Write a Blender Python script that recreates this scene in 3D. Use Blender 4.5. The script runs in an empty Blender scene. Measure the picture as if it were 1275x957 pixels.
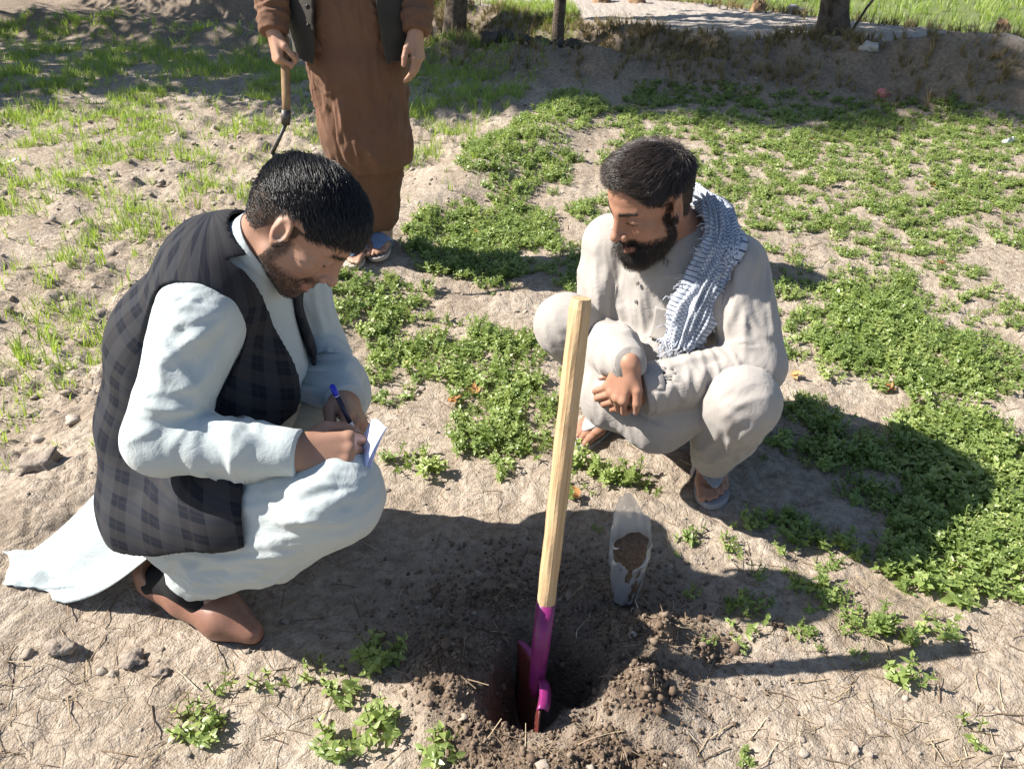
import bpy, bmesh, math, random
import numpy as np
from mathutils import Vector, Matrix

# ------------------------------------------------------------------ scene, camera, sky, sun, exposure
SC = bpy.context.scene
COL = SC.collection
rng = np.random.default_rng(7)
random.seed(7)

CAM_H, CAM_PITCH, CAM_F = 1.35, 33.0, 982.0          # metres, degrees down, focal length in photo pixels
cam_data = bpy.data.cameras.new('camera')
cam_data.sensor_width = 36.0
cam_data.lens = 36.0 * CAM_F / 1275.0
cam_data.clip_start = 0.05
cam_data.clip_end = 600.0
cam = bpy.data.objects.new('camera', cam_data)
COL.objects.link(cam)
cam.location = (0, 0, CAM_H)
cam.rotation_euler = (math.radians(90 - CAM_PITCH), 0, 0)
SC.camera = cam

SUN_ELEV, SUN_BACK = 43.0, 5.0                       # sun on the left, a little beyond the men
se, sb = math.radians(SUN_ELEV), math.radians(SUN_BACK)
TO_SUN = Vector((-math.cos(sb) * math.cos(se), math.sin(sb) * math.cos(se), math.sin(se)))
world = bpy.data.worlds.new('World')
SC.world = world
world.use_nodes = True
wn = world.node_tree
sky = wn.nodes.new('ShaderNodeTexSky')
sky.sky_type = 'NISHITA'
sky.sun_disc = False
sky.sun_elevation = se
sky.sun_rotation = math.atan2(TO_SUN.x, TO_SUN.y)
sky.altitude = 600
wn.links.new(sky.outputs[0], wn.nodes['Background'].inputs[0])
wn.nodes['Background'].inputs[1].default_value = 0.068
sun_data = bpy.data.lights.new('sun', 'SUN')
sun_data.energy = 5.0
sun_data.angle = math.radians(0.53)
sun_data.color = (1.0, 0.945, 0.87)
sun = bpy.data.objects.new('sun', sun_data)
COL.objects.link(sun)
sun.rotation_euler = TO_SUN.to_track_quat('Z', 'Y').to_euler()
sun.location = (-6, 2, 6)
vs = SC.view_settings
vs.view_transform = 'Standard'
vs.look = 'None'
vs.exposure = 1.25
vs.gamma = 1.0
vs.use_curve_mapping = False
SC.cycles.max_bounces = 6
SC.cycles.diffuse_bounces = 3
SC.cycles.glossy_bounces = 2
SC.cycles.transmission_bounces = 5
SC.cycles.transparent_max_bounces = 10
SC.cycles.use_adaptive_sampling = True
SC.cycles.use_denoising = True

# ------------------------------------------------------------------ small helpers
def px_ground(px, py, z=0.0):
    """where the line of sight through a photo pixel meets height z (used to survey the field)"""
    p = math.radians(CAM_PITCH)
    u, v = (px - 637.5) / CAM_F, (py - 478.5) / CAM_F
    r = (u, math.cos(p) - v * math.sin(p), -math.sin(p) - v * math.cos(p))
    k = (z - CAM_H) / r[2]
    return np.array((r[0] * k, r[1] * k))

def tag(o, label=None, cat=None, group=None, kind=None):
    if label: o['label'] = label
    if cat: o['category'] = cat
    if group: o['group'] = group
    if kind: o['kind'] = kind
    return o

def empty(name, loc=(0, 0, 0)):
    o = bpy.data.objects.new(name, None)
    o.location = loc
    o.empty_display_size = 0.05
    COL.objects.link(o)
    return o

def mesh_obj(name, V, F, mat=None, parent=None, smooth=True, attrs=None, link=True):
    me = bpy.data.meshes.new(name)
    V = np.asarray(V, np.float32)
    if isinstance(F, np.ndarray):
        nf, k = F.shape
        me.vertices.add(len(V)); me.vertices.foreach_set('co', V.ravel())
        me.loops.add(nf * k); me.loops.foreach_set('vertex_index', F.ravel().astype(np.int32))
        me.polygons.add(nf)
        me.polygons.foreach_set('loop_start', np.arange(0, nf * k, k, dtype=np.int32))
        me.update(calc_edges=True)
    else:
        me.from_pydata([tuple(v) for v in V], [], F)
    me.validate()
    if smooth:
        me.polygons.foreach_set('use_smooth', np.ones(len(me.polygons), bool))
    for an, (typ, data) in (attrs or {}).items():
        a = me.attributes.new(an, typ, 'POINT')
        a.data.foreach_set('vector' if typ == 'FLOAT_VECTOR' else 'value', np.asarray(data, np.float32).ravel())
    if mat is not None: me.materials.append(mat)
    o = bpy.data.objects.new(name, me)
    if link: COL.objects.link(o)
    if parent is not None:
        o.parent = parent
        o.matrix_parent_inverse = Matrix.Translation(-parent.location)
    return o

# value-gradient noise on numpy arrays
_perm = np.random.default_rng(3).permutation(4096)
_grad = np.random.default_rng(4).normal(size=(4096, 3)); _grad /= np.linalg.norm(_grad, axis=1)[:, None]
def noise3(P, scale=1.0, seed=0):
    P = np.asarray(P, np.float64) / scale + seed * 17.31
    I = np.floor(P).astype(np.int64); Fr = P - I
    U = Fr * Fr * Fr * (Fr * (Fr * 6 - 15) + 10)
    out = 0
    for dx in (0, 1):
        wx = U[:, 0] if dx else 1 - U[:, 0]
        hx = _perm[(I[:, 0] + dx) & 4095]
        for dy in (0, 1):
            wy = U[:, 1] if dy else 1 - U[:, 1]
            hy = _perm[(hx + I[:, 1] + dy) & 4095]
            for dz in (0, 1):
                wz = U[:, 2] if dz else 1 - U[:, 2]
                g = _grad[_perm[(hy + I[:, 2] + dz) & 4095]]
                out = out + wx * wy * wz * (g[:, 0] * (Fr[:, 0] - dx) + g[:, 1] * (Fr[:, 1] - dy) + g[:, 2] * (Fr[:, 2] - dz))
    return out * 1.6
def fbm(P, scale, octaves=3, seed=0, gain=0.5):
    s, a = 0, 1.0
    for o in range(octaves):
        s = s + a * noise3(P, scale / 2 ** o, seed + o); a *= gain
    return s
def P3(x, y, z=0.0):
    x = np.asarray(x, float); return np.stack([x.ravel(), np.broadcast_to(y, x.shape).ravel(), np.full(x.size, z)], 1)
def sstep(a, b, x):
    t = np.clip((x - a) / (b - a), 0, 1); return t * t * (3 - 2 * t)

# ------------------------------------------------------------------ material helper
class NT:
    def __init__(self, name, rough=0.8, spec=0.3):
        self.m = bpy.data.materials.new(name); self.m.use_nodes = True
        self.t = self.m.node_tree; self.b = self.t.nodes['Principled BSDF']
        self.b.inputs['Roughness'].default_value = rough
        self.b.inputs['Specular IOR Level'].default_value = spec
    def n(self, typ, ins=None, **props):
        nd = self.t.nodes.new('ShaderNode' + typ)
        for k, v in props.items(): setattr(nd, k, v)
        for k, v in (ins or {}).items():
            s = nd.inputs[k]
            if hasattr(v, 'is_linked') or hasattr(v, 'links'): self.t.links.new(v, s)
            else: s.default_value = v
        return nd
    def link(self, a, b): self.t.links.new(a, b)
    def set(self, sock, v):
        s = self.b.inputs[sock]
        if hasattr(v, 'links'): self.t.links.new(v, s)
        else: s.default_value = v
    def attr(self, name, out='Fac'): return self.n('Attribute', attribute_name=name).outputs[out]
    def obj(self): return self.n('TexCoord').outputs['Object']
    def noise(self, scale, detail=4, rough=0.55, vec=None, dist=0.0):
        return self.n('TexNoise', {'Vector': vec if vec is not None else self.obj(), 'Scale': scale, 'Detail': detail, 'Roughness': rough, 'Distortion': dist}).outputs['Fac']
    def ramp(self, fac, stops):
        r = self.n('ValToRGB', {'Fac': fac}); el = r.color_ramp.elements
        while len(el) < len(stops): el.new(0.5)
        for e, (p, c) in zip(el, stops): e.position = p; e.color = (*c, 1) if len(c) == 3 else c
        return r.outputs['Color']
    def mix(self, fac, a, b, mode='MIX'):
        nd = self.n('Mix', data_type='RGBA', blend_type=mode)
        for i, v in ((0, fac), (6, a), (7, b)):
            if hasattr(v, 'links'): self.t.links.new(v, nd.inputs[i])
            else: nd.inputs[i].default_value = v if i == 0 else (*v, 1)
        return nd.outputs[2]
    def math(self, op, a, b=0.0, c=0.0, clamp=False):
        nd = self.n('Math', operation=op, use_clamp=clamp)
        for i, v in enumerate((a, b, c)):
            if hasattr(v, 'links'): self.t.links.new(v, nd.inputs[i])
            else: nd.inputs[i].default_value = v
        return nd.outputs[0]
    def bump(self, h, strength=0.3, dist=0.01, normal=None):
        ins = {'Height': h, 'Strength': strength, 'Distance': dist}
        if normal is not None: ins['Normal'] = normal
        o = self.n('Bump', ins).outputs[0]
        self.t.links.new(o, self.b.inputs['Normal']); return o

def simple_mat(name, c1, c2=None, scale=30, rough=0.8, spec=0.3, bump=0.0, bdist=0.002, metal=0.0):
    M = NT(name, rough, spec)
    f = M.noise(scale)
    c2 = c2 or tuple(q * 0.7 for q in c1)
    M.set('Base Color', M.ramp(f, [(0.3, c2), (0.7, c1)]))
    M.set('Metallic', metal)
    if bump: M.bump(M.noise(scale * 3), bump, bdist)
    return M.m
# ------------------------------------------------------------------ the ground
HOLE = np.array((0.060, 1.010)); HOLE_R = np.array((0.098, 0.122))
def line_t(x, y, a, b): return y - (a + b * x)
def ridge_d(x, y):                       # signed distance to the bund between the two plots (positive = mint side)
    a = np.array((-0.52, 3.17)); b = np.array((0.31, 5.30)); d = (b - a) / np.linalg.norm(b - a)
    n = np.array((d[1], -d[0]))
    return (x - a[0]) * n[0] + (y - a[1]) * n[1] + 0.05 * np.sin(y * 2.3)
def hole_r(x, y):
    ang = np.arctan2(y - HOLE[1], x - HOLE[0])
    w = 1 + 0.16 * np.sin(2 * ang + .6) + 0.12 * np.sin(3 * ang + 2) + 0.05 * np.sin(7 * ang)
    return np.hypot((x - HOLE[0]) / HOLE_R[0], (y - HOLE[1]) / HOLE_R[1]) / w
MOUNDS = [(0.29, 1.080, .095, .058, .085), (0.245, 0.955, .085, .075, .070), (-0.115, 0.985, .085, .10, .050), (0.06, 0.775, .17, .065, .050),
          (-0.05, 0.86, .09, .07, .035), (0.16, 0.83, .08, .06, .035), (0.23, 0.80, .07, .05, .02), (0.40, 1.06, .05, .04, .015), (-.02, 1.19, .12, .05, .018)]
def dug(x, y):
    s = np.zeros_like(x)
    for mx, my, rx, ry, h in MOUNDS:
        s = np.maximum(s, 1.5 * np.exp(-1.3 * (((x - mx) / rx) ** 2 + ((y - my) / ry) ** 2)))
    wide = .75 * np.exp(-(((x - .10) / .36) ** 2 + ((y - 1.10) / .26) ** 2) ** 1.5)
    return np.clip(np.maximum(np.maximum(s, 1.4 - hole_r(x, y) * 0.75), wide), 0, 1)
def ground_z(x, y, detail=True):
    x = np.asarray(x, float); y = np.asarray(y, float); sh = x.shape
    x = x.ravel(); y = y.ravel(); P = P3(x, y)
    rd = ridge_d(x, y)
    far = sstep(5.2, 6.2, y)
    z = 0.018 * fbm(P, 0.9, 2, 1)
    z += 0.085 * np.exp(-(rd / 0.24) ** 2) * (1 - far) * sstep(.6, 2.0, y) + 0.025 * np.exp(-(rd / 0.24) ** 2) * sstep(2.0, .6, y)
    left = sstep(0.05, 0.35, -rd) * (1 - sstep(6, 7, y))
    if detail:
        cl = fbm(P, 0.16, 3, 11)
        z += left * (0.042 * np.maximum(cl, -0.30) + 0.018 * np.abs(fbm(P, 0.065, 2, 21)) + 0.006 * fbm(P, .03, 1, 23))
        z += (1 - left) * (0.011 * fbm(P, 0.13, 3, 31) + 0.0052 * fbm(P, 0.032, 2, 41))
        # cracks of the drying bund behind the squatting man
        cr = 1 - np.abs(fbm(P, 0.17, 2, 51)) * 9
        z -= 0.013 * np.clip(cr, 0, 1) * sstep(0.45, 0.1, np.abs(rd + .1)) * sstep(2.4, 1.8, y)
    # far bank, ditch and raised footpath
    t1 = line_t(x, y, 6.45, -0.375); s1 = line_t(x, y, 7.90, -0.70); e1 = line_t(x, y, 10.4, -0.95)
    bank = 0.16 * np.exp(-((t1 - 0.35) / 0.32) ** 2) * (1 + 0.5 * fbm(P, 0.7, 2, 61))
    ditch = -0.10 * sstep(0.2, 0.8, t1) * sstep(-0.1, -0.6, s1)
    path = (0.27 + 0.10 * sstep(-.3, 2.5, -x)) * sstep(-0.45, 0.02, s1 + 0.12 * fbm(P, 0.5, 2, 71)) * (1 - 0.85 * sstep(-0.15, 0.35, e1))
    rough = (0.06 * fbm(P, 0.35, 3, 81) + .03 * np.abs(fbm(P, .12, 2, 83))) * sstep(-0.2, 0.3, t1) * sstep(0.15, -0.15, s1)
    w = sstep(60, 30, y) 
    z += (bank + ditch + path + rough) * w * sstep(-.3, 0.1, t1)
    # the dug hole and the loose spoil round it
    near = (np.abs(x - .1) < .7) & (np.abs(y - 1.0) < .6)
    if near.any():
        xn, yn, Pn = x[near], y[near], P[near]
        m = np.zeros(xn.shape)
        for mx, my, rx, ry, h in MOUNDS:
            m = np.maximum(m, h * np.exp(-(((xn - mx) / rx) ** 2 + ((yn - my) / ry) ** 2)))
        r = hole_r(xn, yn)
        lump = 0.016 * fbm(Pn, 0.045, 3, 91) * dug(xn, yn)
        if not detail: lump = 0
        h = m * sstep(0.85, 1.25, r) + lump
        h -= 0.15 * sstep(1.20, 0.50, r)
        z[near] += h
    return z.reshape(sh)

def graded(a, b, lo, hi, fine, grow, far):
    """coordinates: step `fine` inside [lo, hi], growing outside out to a and b"""
    mid = list(np.arange(lo, hi, fine)); s = fine; p = mid[-1]; out = []
    while p < b: s = min(s * grow, far); p += s; out.append(p)
    s = fine; p = mid[0]; inn = []
    while p > a: s = min(s * grow, far); p -= s; inn.append(p)
    return np.array(inn[::-1] + mid + out)
gx = graded(-70, 70, -1.5, 1.7, 0.0085, 1.028, 6.0)
gy = graded(-12, 140, 0.70, 1.45, 0.0065, 1.0105, 6.0)
GX, GY = np.meshgrid(gx, gy)
GZ = ground_z(GX, GY)
nx, ny = len(gx), len(gy)
ii = np.arange(nx * ny).reshape(ny, nx)
GF = np.stack([ii[:-1, :-1], ii[:-1, 1:], ii[1:, 1:], ii[1:, :-1]], -1).reshape(-1, 4)
rdm = ridge_d(GX, GY).ravel(); gyr = GY.ravel(); gxr = GX.ravel()
path_mask = sstep(-0.05, 0.15, line_t(gxr, gyr, 7.90, -0.70)) * sstep(0.15, -0.1, line_t(gxr, gyr, 10.4, -0.95))
bank_mask = sstep(-.25, .15, line_t(gxr, gyr, 6.45, -0.375)) * sstep(0.10, -0.10, line_t(gxr, gyr, 7.90, -0.70))
field_mask = sstep(0.0, 0.4, line_t(gxr, gyr, 10.4, -0.95))
M = NT('soil', 0.95, 0.15)
o = M.obj()
n1 = M.noise(3.0, 6, 0.6); n2 = M.noise(45, 5, 0.65); n3 = M.noise(260, 3, 0.6)
dry = M.ramp(n1, [(0.28, (0.295, 0.236, 0.178)), (0.52, (0.425, 0.356, 0.282)), (0.75, (0.495, 0.428, 0.352))])
dry = M.mix(M.math('MULTIPLY', M.ramp(n2, [(0.38, (1, 1, 1)), (0.58, (0, 0, 0))]), 0.6), dry, (0.215, 0.165, 0.120))
spk = M.noise(110, 5, .7); dry = M.mix(M.math('MULTIPLY', M.ramp(spk, [(.36, (1, 1, 1)), (.47, (0, 0, 0))]), .5), dry, (0.16, 0.118, 0.082))
damp = M.ramp(n2, [(0.3, (0.095, 0.066, 0.046)), (0.7, (0.215, 0.160, 0.115))])
col = M.mix(M.math('MULTIPLY', M.attr('dug'), M.math('ADD', n2, 0.55), clamp=True), dry, damp)
col = M.mix(M.math('MULTIPLY', M.attr('bank'), .75), col, M.ramp(n2, [(.3, (.13, .10, .075)), (.7, (.26, .205, .155))]))
path_c = M.ramp(n2, [(0.3, (0.36, 0.31, 0.27)), (0.7, (0.43, 0.38, 0.33))])
col = M.mix(M.attr('path'), col, path_c)
col = M.mix(M.math('MULTIPLY', M.attr('field'), 0.85), col, (0.11, 0.155, 0.045))
M.set('Base Color', col)
vor = M.n('TexVoronoi', {'Vector': o, 'Scale': 22.0}, feature='DISTANCE_TO_EDGE').outputs['Distance']
crack = M.ramp(vor, [(0.0, (0, 0, 0)), (0.06, (1, 1, 1))])
h = M.math('ADD', M.math('MULTIPLY', n2, 1.0), M.math('MULTIPLY', n3, 0.35))
h = M.math('ADD', h, M.math('MULTIPLY', crack, 0.10))
M.bump(h, 1.0, 0.014)
ground = mesh_obj('ground', np.stack([gxr, gyr, GZ.ravel()], 1), GF, M.m, attrs={
    'dug': ('FLOAT', dug(gxr, gyr)), 'path': ('FLOAT', path_mask), 'bank': ('FLOAT', bank_mask), 'field': ('FLOAT', field_mask)})
tag(ground, 'dry pale tilled soil of the field with a dug hole', 'ground', kind='structure')
SOIL = M.m
# ------------------------------------------------------------------ plants, crumbs and straw scattered over the ground
def unlinked(name): return bpy.data.collections.new(name)
def template(colx, name, V, F, mat, attrs=None, smooth=True):
    o = mesh_obj(name, V, F, mat, None, smooth, attrs, link=False); colx.objects.link(o); return o
def scatter(name, P, R, S, I, colx, kind='stuff'):
    """instances of a collection's meshes on points (ground cover nobody could count)"""
    me = bpy.data.meshes.new(name); n = len(P); me.vertices.add(n); me.vertices.foreach_set('co', np.asarray(P, np.float32).ravel())
    for an, ty, d in (('rot', 'FLOAT_VECTOR', R), ('scl', 'FLOAT', S), ('idx', 'INT', I)):
        a = me.attributes.new(an, ty, 'POINT'); a.data.foreach_set('vector' if ty == 'FLOAT_VECTOR' else 'value', np.asarray(d, np.int32 if ty == 'INT' else np.float32).ravel())
    o = bpy.data.objects.new(name, me); COL.objects.link(o)
    t = bpy.data.node_groups.new(name, 'GeometryNodeTree')
    t.interface.new_socket('Geometry', in_out='INPUT', socket_type='NodeSocketGeometry'); t.interface.new_socket('Geometry', in_out='OUTPUT', socket_type='NodeSocketGeometry')
    gi, go = t.nodes.new('NodeGroupInput'), t.nodes.new('NodeGroupOutput')
    ip = t.nodes.new('GeometryNodeInstanceOnPoints'); ci = t.nodes.new('GeometryNodeCollectionInfo')
    ci.inputs['Collection'].default_value = colx; ci.inputs['Separate Children'].default_value = True; ci.inputs['Reset Children'].default_value = True
    def na(nm, ty):
        nd = t.nodes.new('GeometryNodeInputNamedAttribute'); nd.data_type = ty; nd.inputs['Name'].default_value = nm
        return [s for s in nd.outputs if s.enabled and s.name == 'Attribute'][0]
    t.links.new(gi.outputs[0], ip.inputs['Points']); t.links.new(ci.outputs[0], ip.inputs['Instance'])
    ip.inputs['Pick Instance'].default_value = True
    t.links.new(na('idx', 'INT'), ip.inputs['Instance Index']); t.links.new(na('rot', 'FLOAT_VECTOR'), ip.inputs['Rotation']); t.links.new(na('scl', 'FLOAT'), ip.inputs['Scale'])
    t.links.new(ip.outputs[0], go.inputs[0])
    m = o.modifiers.new('scatter', 'NODES'); m.node_group = t
    o['kind'] = kind
    return o
def leaf_mat(name, stops, rough=.42, trans=.28, tcol=(.20, .34, .03)):
    M = NT(name, rough, .45)
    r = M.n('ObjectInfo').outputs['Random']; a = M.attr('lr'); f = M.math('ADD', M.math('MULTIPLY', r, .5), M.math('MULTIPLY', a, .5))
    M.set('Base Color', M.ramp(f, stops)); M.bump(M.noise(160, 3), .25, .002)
    t = M.t; tl = t.nodes.new('ShaderNodeBsdfTranslucent'); tl.inputs['Color'].default_value = (*tcol, 1)
    mx = t.nodes.new('ShaderNodeMixShader'); mx.inputs[0].default_value = trans
    t.links.new(M.b.outputs[0], mx.inputs[1]); t.links.new(tl.outputs[0], mx.inputs[2]); t.links.new(mx.outputs[0], t.nodes['Material Output'].inputs[0])
    return M.m
class Soup:
    """collects small pieces into one mesh"""
    def __init__(s): s.V = []; s.F = []; s.a = []; s.n = 0
    def add(s, V, F, a): s.V.append(V); s.F.append(F + s.n); s.a.append(np.full(len(V), a)); s.n += len(V)
    def get(s): return np.concatenate(s.V), np.concatenate(s.F), np.concatenate(s.a)
def leaf_piece(base, d, nrm, L, W, curl, fold, rows=4):
    d = d / np.linalg.norm(d); side = np.cross(d, nrm); side /= np.linalg.norm(side) + 1e-9; up = np.cross(side, d)
    V = []
    for i in range(rows + 1):
        t = i / rows; w = W * (math.sin(math.pi * min(1, .10 + .90 * t) ** .80) + .02)
        c = base + d * L * t + up * (-curl * L * t * t)
        for u in (-1, 0, 1): V.append(c + side * w * .5 * u + up * fold * w * abs(u))
    F = [(i * 3 + j, i * 3 + j + 1, i * 3 + 4 + j, i * 3 + 3 + j) for i in range(rows) for j in range(2)]
    return np.array(V), np.array(F)
def stem_piece(p, q, r):
    d = q - p; d /= np.linalg.norm(d); a = np.cross(d, (.3, .5, .81)); a /= np.linalg.norm(a); b = np.cross(d, a)
    V = np.array([c + (a * math.cos(k * 2.094) + b * math.sin(k * 2.094)) * r for c in (p, q) for k in range(3)])
    return V, np.array([(k, (k + 1) % 3, 3 + (k + 1) % 3, 3 + k) for k in range(3)])
def mint(seed, stems, hgt, leaf, spread=.9):
    r = np.random.default_rng(seed); lv = Soup(); st = Soup()
    for s in range(stems):
        az = r.uniform(0, 6.283); lean = r.uniform(.15, spread); rad = r.uniform(0, .028)
        p = np.array((math.cos(az) * rad, math.sin(az) * rad, -.004)); d = np.array((math.cos(az) * math.sin(lean), math.sin(az) * math.sin(lean), math.cos(lean)))
        n = max(3, int(hgt * r.uniform(.6, 1.15) / .012)); tw = r.uniform(0, 3); hs = r.random()
        for k in range(n):
            q = p + d * .012 * r.uniform(.8, 1.2); st.add(*stem_piece(p, q, .0014), .5); p = q
            d = d + np.array((0, 0, .10)) + r.normal(0, .06, 3); d /= np.linalg.norm(d)
            t = k / (n - 1); L = leaf * (.55 + .75 * math.sin(math.pi * min(1, t * .85 + .15))) * r.uniform(.8, 1.2) * (.75 if k == n - 1 else 1)
            for sgn in (0, math.pi):
                a = tw + k * 1.57 + sgn + r.normal(0, .15); e1 = np.cross(d, (0, .01, 1)) + (1e-4, 0, 0); e1 /= np.linalg.norm(e1); e2 = np.cross(d, e1)
                out = e1 * math.cos(a) + e2 * math.sin(a); rise = r.uniform(.25, .65) + .5 * (k >= n - 1)
                dd = out + d * rise; nn = d - out * rise
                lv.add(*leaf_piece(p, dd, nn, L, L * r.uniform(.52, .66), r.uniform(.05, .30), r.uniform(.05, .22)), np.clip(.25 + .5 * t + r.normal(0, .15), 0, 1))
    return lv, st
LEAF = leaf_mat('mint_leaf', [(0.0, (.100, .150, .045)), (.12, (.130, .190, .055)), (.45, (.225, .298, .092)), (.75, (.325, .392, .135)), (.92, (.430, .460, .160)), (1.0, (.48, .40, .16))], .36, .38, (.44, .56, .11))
STEM = simple_mat('mint_stem', (.12, .15, .05), (.14, .09, .06), 60)
mint_col = unlinked('mint_templates')
for k in range(9):
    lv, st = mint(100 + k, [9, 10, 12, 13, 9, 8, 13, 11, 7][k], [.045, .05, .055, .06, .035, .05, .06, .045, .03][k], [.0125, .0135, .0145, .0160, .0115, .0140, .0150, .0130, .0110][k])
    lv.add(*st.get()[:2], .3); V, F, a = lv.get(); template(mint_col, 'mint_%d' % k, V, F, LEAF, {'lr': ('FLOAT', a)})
r = np.random.default_rng(5)
PATCH = [(465, 385, 70, 36, 1), (430, 345, 25, 14, .5), (560, 310, 55, 40, 1), (610, 335, 50, 28, 1), (625, 285, 65, 34, 1), (645, 205, 70, 34, .9), (690, 160, 50, 14, .8), (722, 135, 36, 18, .7),
    (610, 470, 60, 50, .9), (600, 540, 50, 34, .8), (655, 520, 40, 50, 1), (560, 430, 50, 32, .8), (650, 430, 40, 30, .6), (490, 470, 40, 36, .6), (480, 420, 35, 20, .6), (520, 575, 28, 14, .5), (640, 585, 26, 14, .4),
    (720, 345, 22, 24, .9), (700, 300, 26, 16, .4), (735, 590, 26, 16, .6), (805, 600, 38, 20, .6), (700, 610, 20, 10, .4), (725, 270, 20, 20, .4), (770, 200, 30, 24, .3),
    (1090, 390, 60, 40, 1.3), (1140, 440, 85, 42, 1.5), (1060, 440, 50, 24, .7), (985, 420, 50, 18, .5), (1190, 480, 50, 22, 1), (985, 515, 40, 24, .8), (1030, 545, 60, 30, .9), (1100, 585, 80, 46, 1.1), (1210, 560, 80, 55, 1.6), (1200, 640, 85, 55, 1.6),
    (1165, 700, 60, 48, 1.3), (1250, 705, 40, 50, 1.3), (1005, 670, 45, 28, .8), (950, 645, 44, 16, .8), (1020, 720, 34, 22, .7), (935, 740, 20, 34, .7), (925, 790, 16, 18, .5), (1085, 785, 50, 16, .8), (1150, 790, 40, 18, .6), (980, 790, 26, 14, .3), (905, 680, 24, 12, .5), (1130, 840, 16, 10, .4), (1250, 640, 30, 60, 1.2), (860, 665, 26, 10, .3)]
pts = []
for px_, py_, rx, ry, dn in PATCH:
    c = px_ground(px_, py_); ex = abs(px_ground(px_ + rx, py_)[0] - c[0]); ey = abs(px_ground(px_, py_ - ry)[1] - px_ground(px_, py_ + ry)[1]) / 2
    n = int(math.pi * ex * ey * 520 * dn) + 1
    for _ in range(n):
        a, q = r.uniform(0, 6.283), math.sqrt(r.random()) * r.uniform(.85, 1.15); pts.append((c[0] + ex * q * math.cos(a), c[1] + ey * q * math.sin(a), 1.15 if dn > 1.2 else 1.0))
pts = np.array(pts)
# the rest of the plot, thinner and broken by bare soil
n = 22000; fx = r.uniform(-.4, 6.5, n); fy = 2.0 + (8.3 - 2.0) * r.random(n) ** .8
dens = fbm(P3(fx, fy), .55, 3, 5) * .9 + .42 + .35 * sstep(.6, 1.6, fx) - .45 * sstep(1.0, .3, fx) - .8 * sstep(2.7, 2.1, fy + fx * .25)
ok = (ridge_d(fx, fy) > .30) & (line_t(fx, fy, 6.50, -.375) < 0) & (r.random(n) < np.clip(dens * 1.5, 0, .85))
pts = np.concatenate([pts, np.stack([fx[ok], fy[ok], np.full(ok.sum(), .82)], 1)])
n = 900; fx = r.uniform(.15, 2.2, n); fy = r.uniform(.82, 3.0, n); ok = (r.random(n) < .18) & (ridge_d(fx, fy) > .3)
pts = np.concatenate([pts, np.stack([fx[ok], fy[ok], np.full(ok.sum(), .5)], 1)])
foot_ok = np.ones(len(pts), bool)
for cx, cy, rr in ((.52, 1.62, .11), (.25, 1.85, .13), (-.6, 1.2, .25), (.06, 1.0, .20), (.25, 1.22, .06), (-.60, 2.85, .11), (.4, 1.75, .13), (.30, 1.07, .10), (.25, .95, .10)):
    foot_ok &= np.hypot(pts[:, 0] - cx, pts[:, 1] - cy) > rr
pts = pts[foot_ok]; n = len(pts)
z = ground_z(pts[:, 0], pts[:, 1])
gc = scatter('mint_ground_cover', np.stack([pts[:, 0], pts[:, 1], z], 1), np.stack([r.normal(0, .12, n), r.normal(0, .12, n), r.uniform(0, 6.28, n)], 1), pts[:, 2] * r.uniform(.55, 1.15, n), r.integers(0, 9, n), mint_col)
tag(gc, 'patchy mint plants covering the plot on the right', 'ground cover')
# --- grain seedlings on the left plot
BLADE = leaf_mat('seedling_blade', [(0, (.150, .220, .050)), (.5, (.260, .345, .075)), (1, (.420, .440, .160))], .5, .38, (.40, .55, .07))
grass_col = unlinked('seedling_templates')
def tuft(seed, nb, hgt, w, bend):
    q = np.random.default_rng(seed); s = Soup()
    for _ in range(nb):
        az = q.uniform(0, 6.28); p = q.normal(0, .008, 3); p[2] = -.004; hh = hgt * q.uniform(.55, 1.2); out = np.array((math.cos(az), math.sin(az), 0)); side = np.array((-out[1], out[0], 0)); b = bend * q.uniform(.3, 1.3); V = []
        for i in range(5):
            t = i / 4; c = p + out * hh * b * t * t + np.array((0, 0, hh * (t - .35 * b * t * t))); ww = w * (1 - t ** 1.5) * .5 + .0003
            V += [c - side * ww, c + side * ww]
        s.add(np.array(V), np.array([(2 * i, 2 * i + 1, 2 * i + 3, 2 * i + 2) for i in range(4)]), q.random())
    return s.get()
for k in range(7):
    V, F, a = tuft(200 + k, [3, 4, 5, 6, 4, 7, 3][k], [.06, .07, .08, .075, .05, .09, .07][k], .0042, .55); template(grass_col, 'seedling_%d' % k, V, F, BLADE, {'lr': ('FLOAT', a)})
n = 75000; fx = r.uniform(-6.8, .6, n); fy = .9 + 7.6 * r.random(n) ** .75
rd = ridge_d(fx, fy); dens = fbm(P3(fx, fy), .42, 3, 25) + .12 + .35 * np.exp(-((rd + .75) / .4) ** 2)
ok = (rd < -.34 - .12 * r.random(n)) & (r.random(n) < np.clip(dens * 1.5 + .25 * sstep(5.4, 6.8, fy), .05, .85)) & (line_t(fx, fy, 8.6, -.2) < 0)
ok |= (np.abs(rd) < .22) & (r.random(n) < .03) & (fy > 1.5)
fx, fy = fx[ok], fy[ok]; n = len(fx)
sd = scatter('grain_seedlings', np.stack([fx, fy, ground_z(fx, fy)], 1), np.stack([r.normal(0, .15, n), r.normal(0, .15, n), r.uniform(0, 6.28, n)], 1), r.uniform(.5, 1.15, n), r.integers(0, 7, n), grass_col)
tag(sd, 'thin bright green grain seedlings sprouting on the left plot', 'seedlings')
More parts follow.
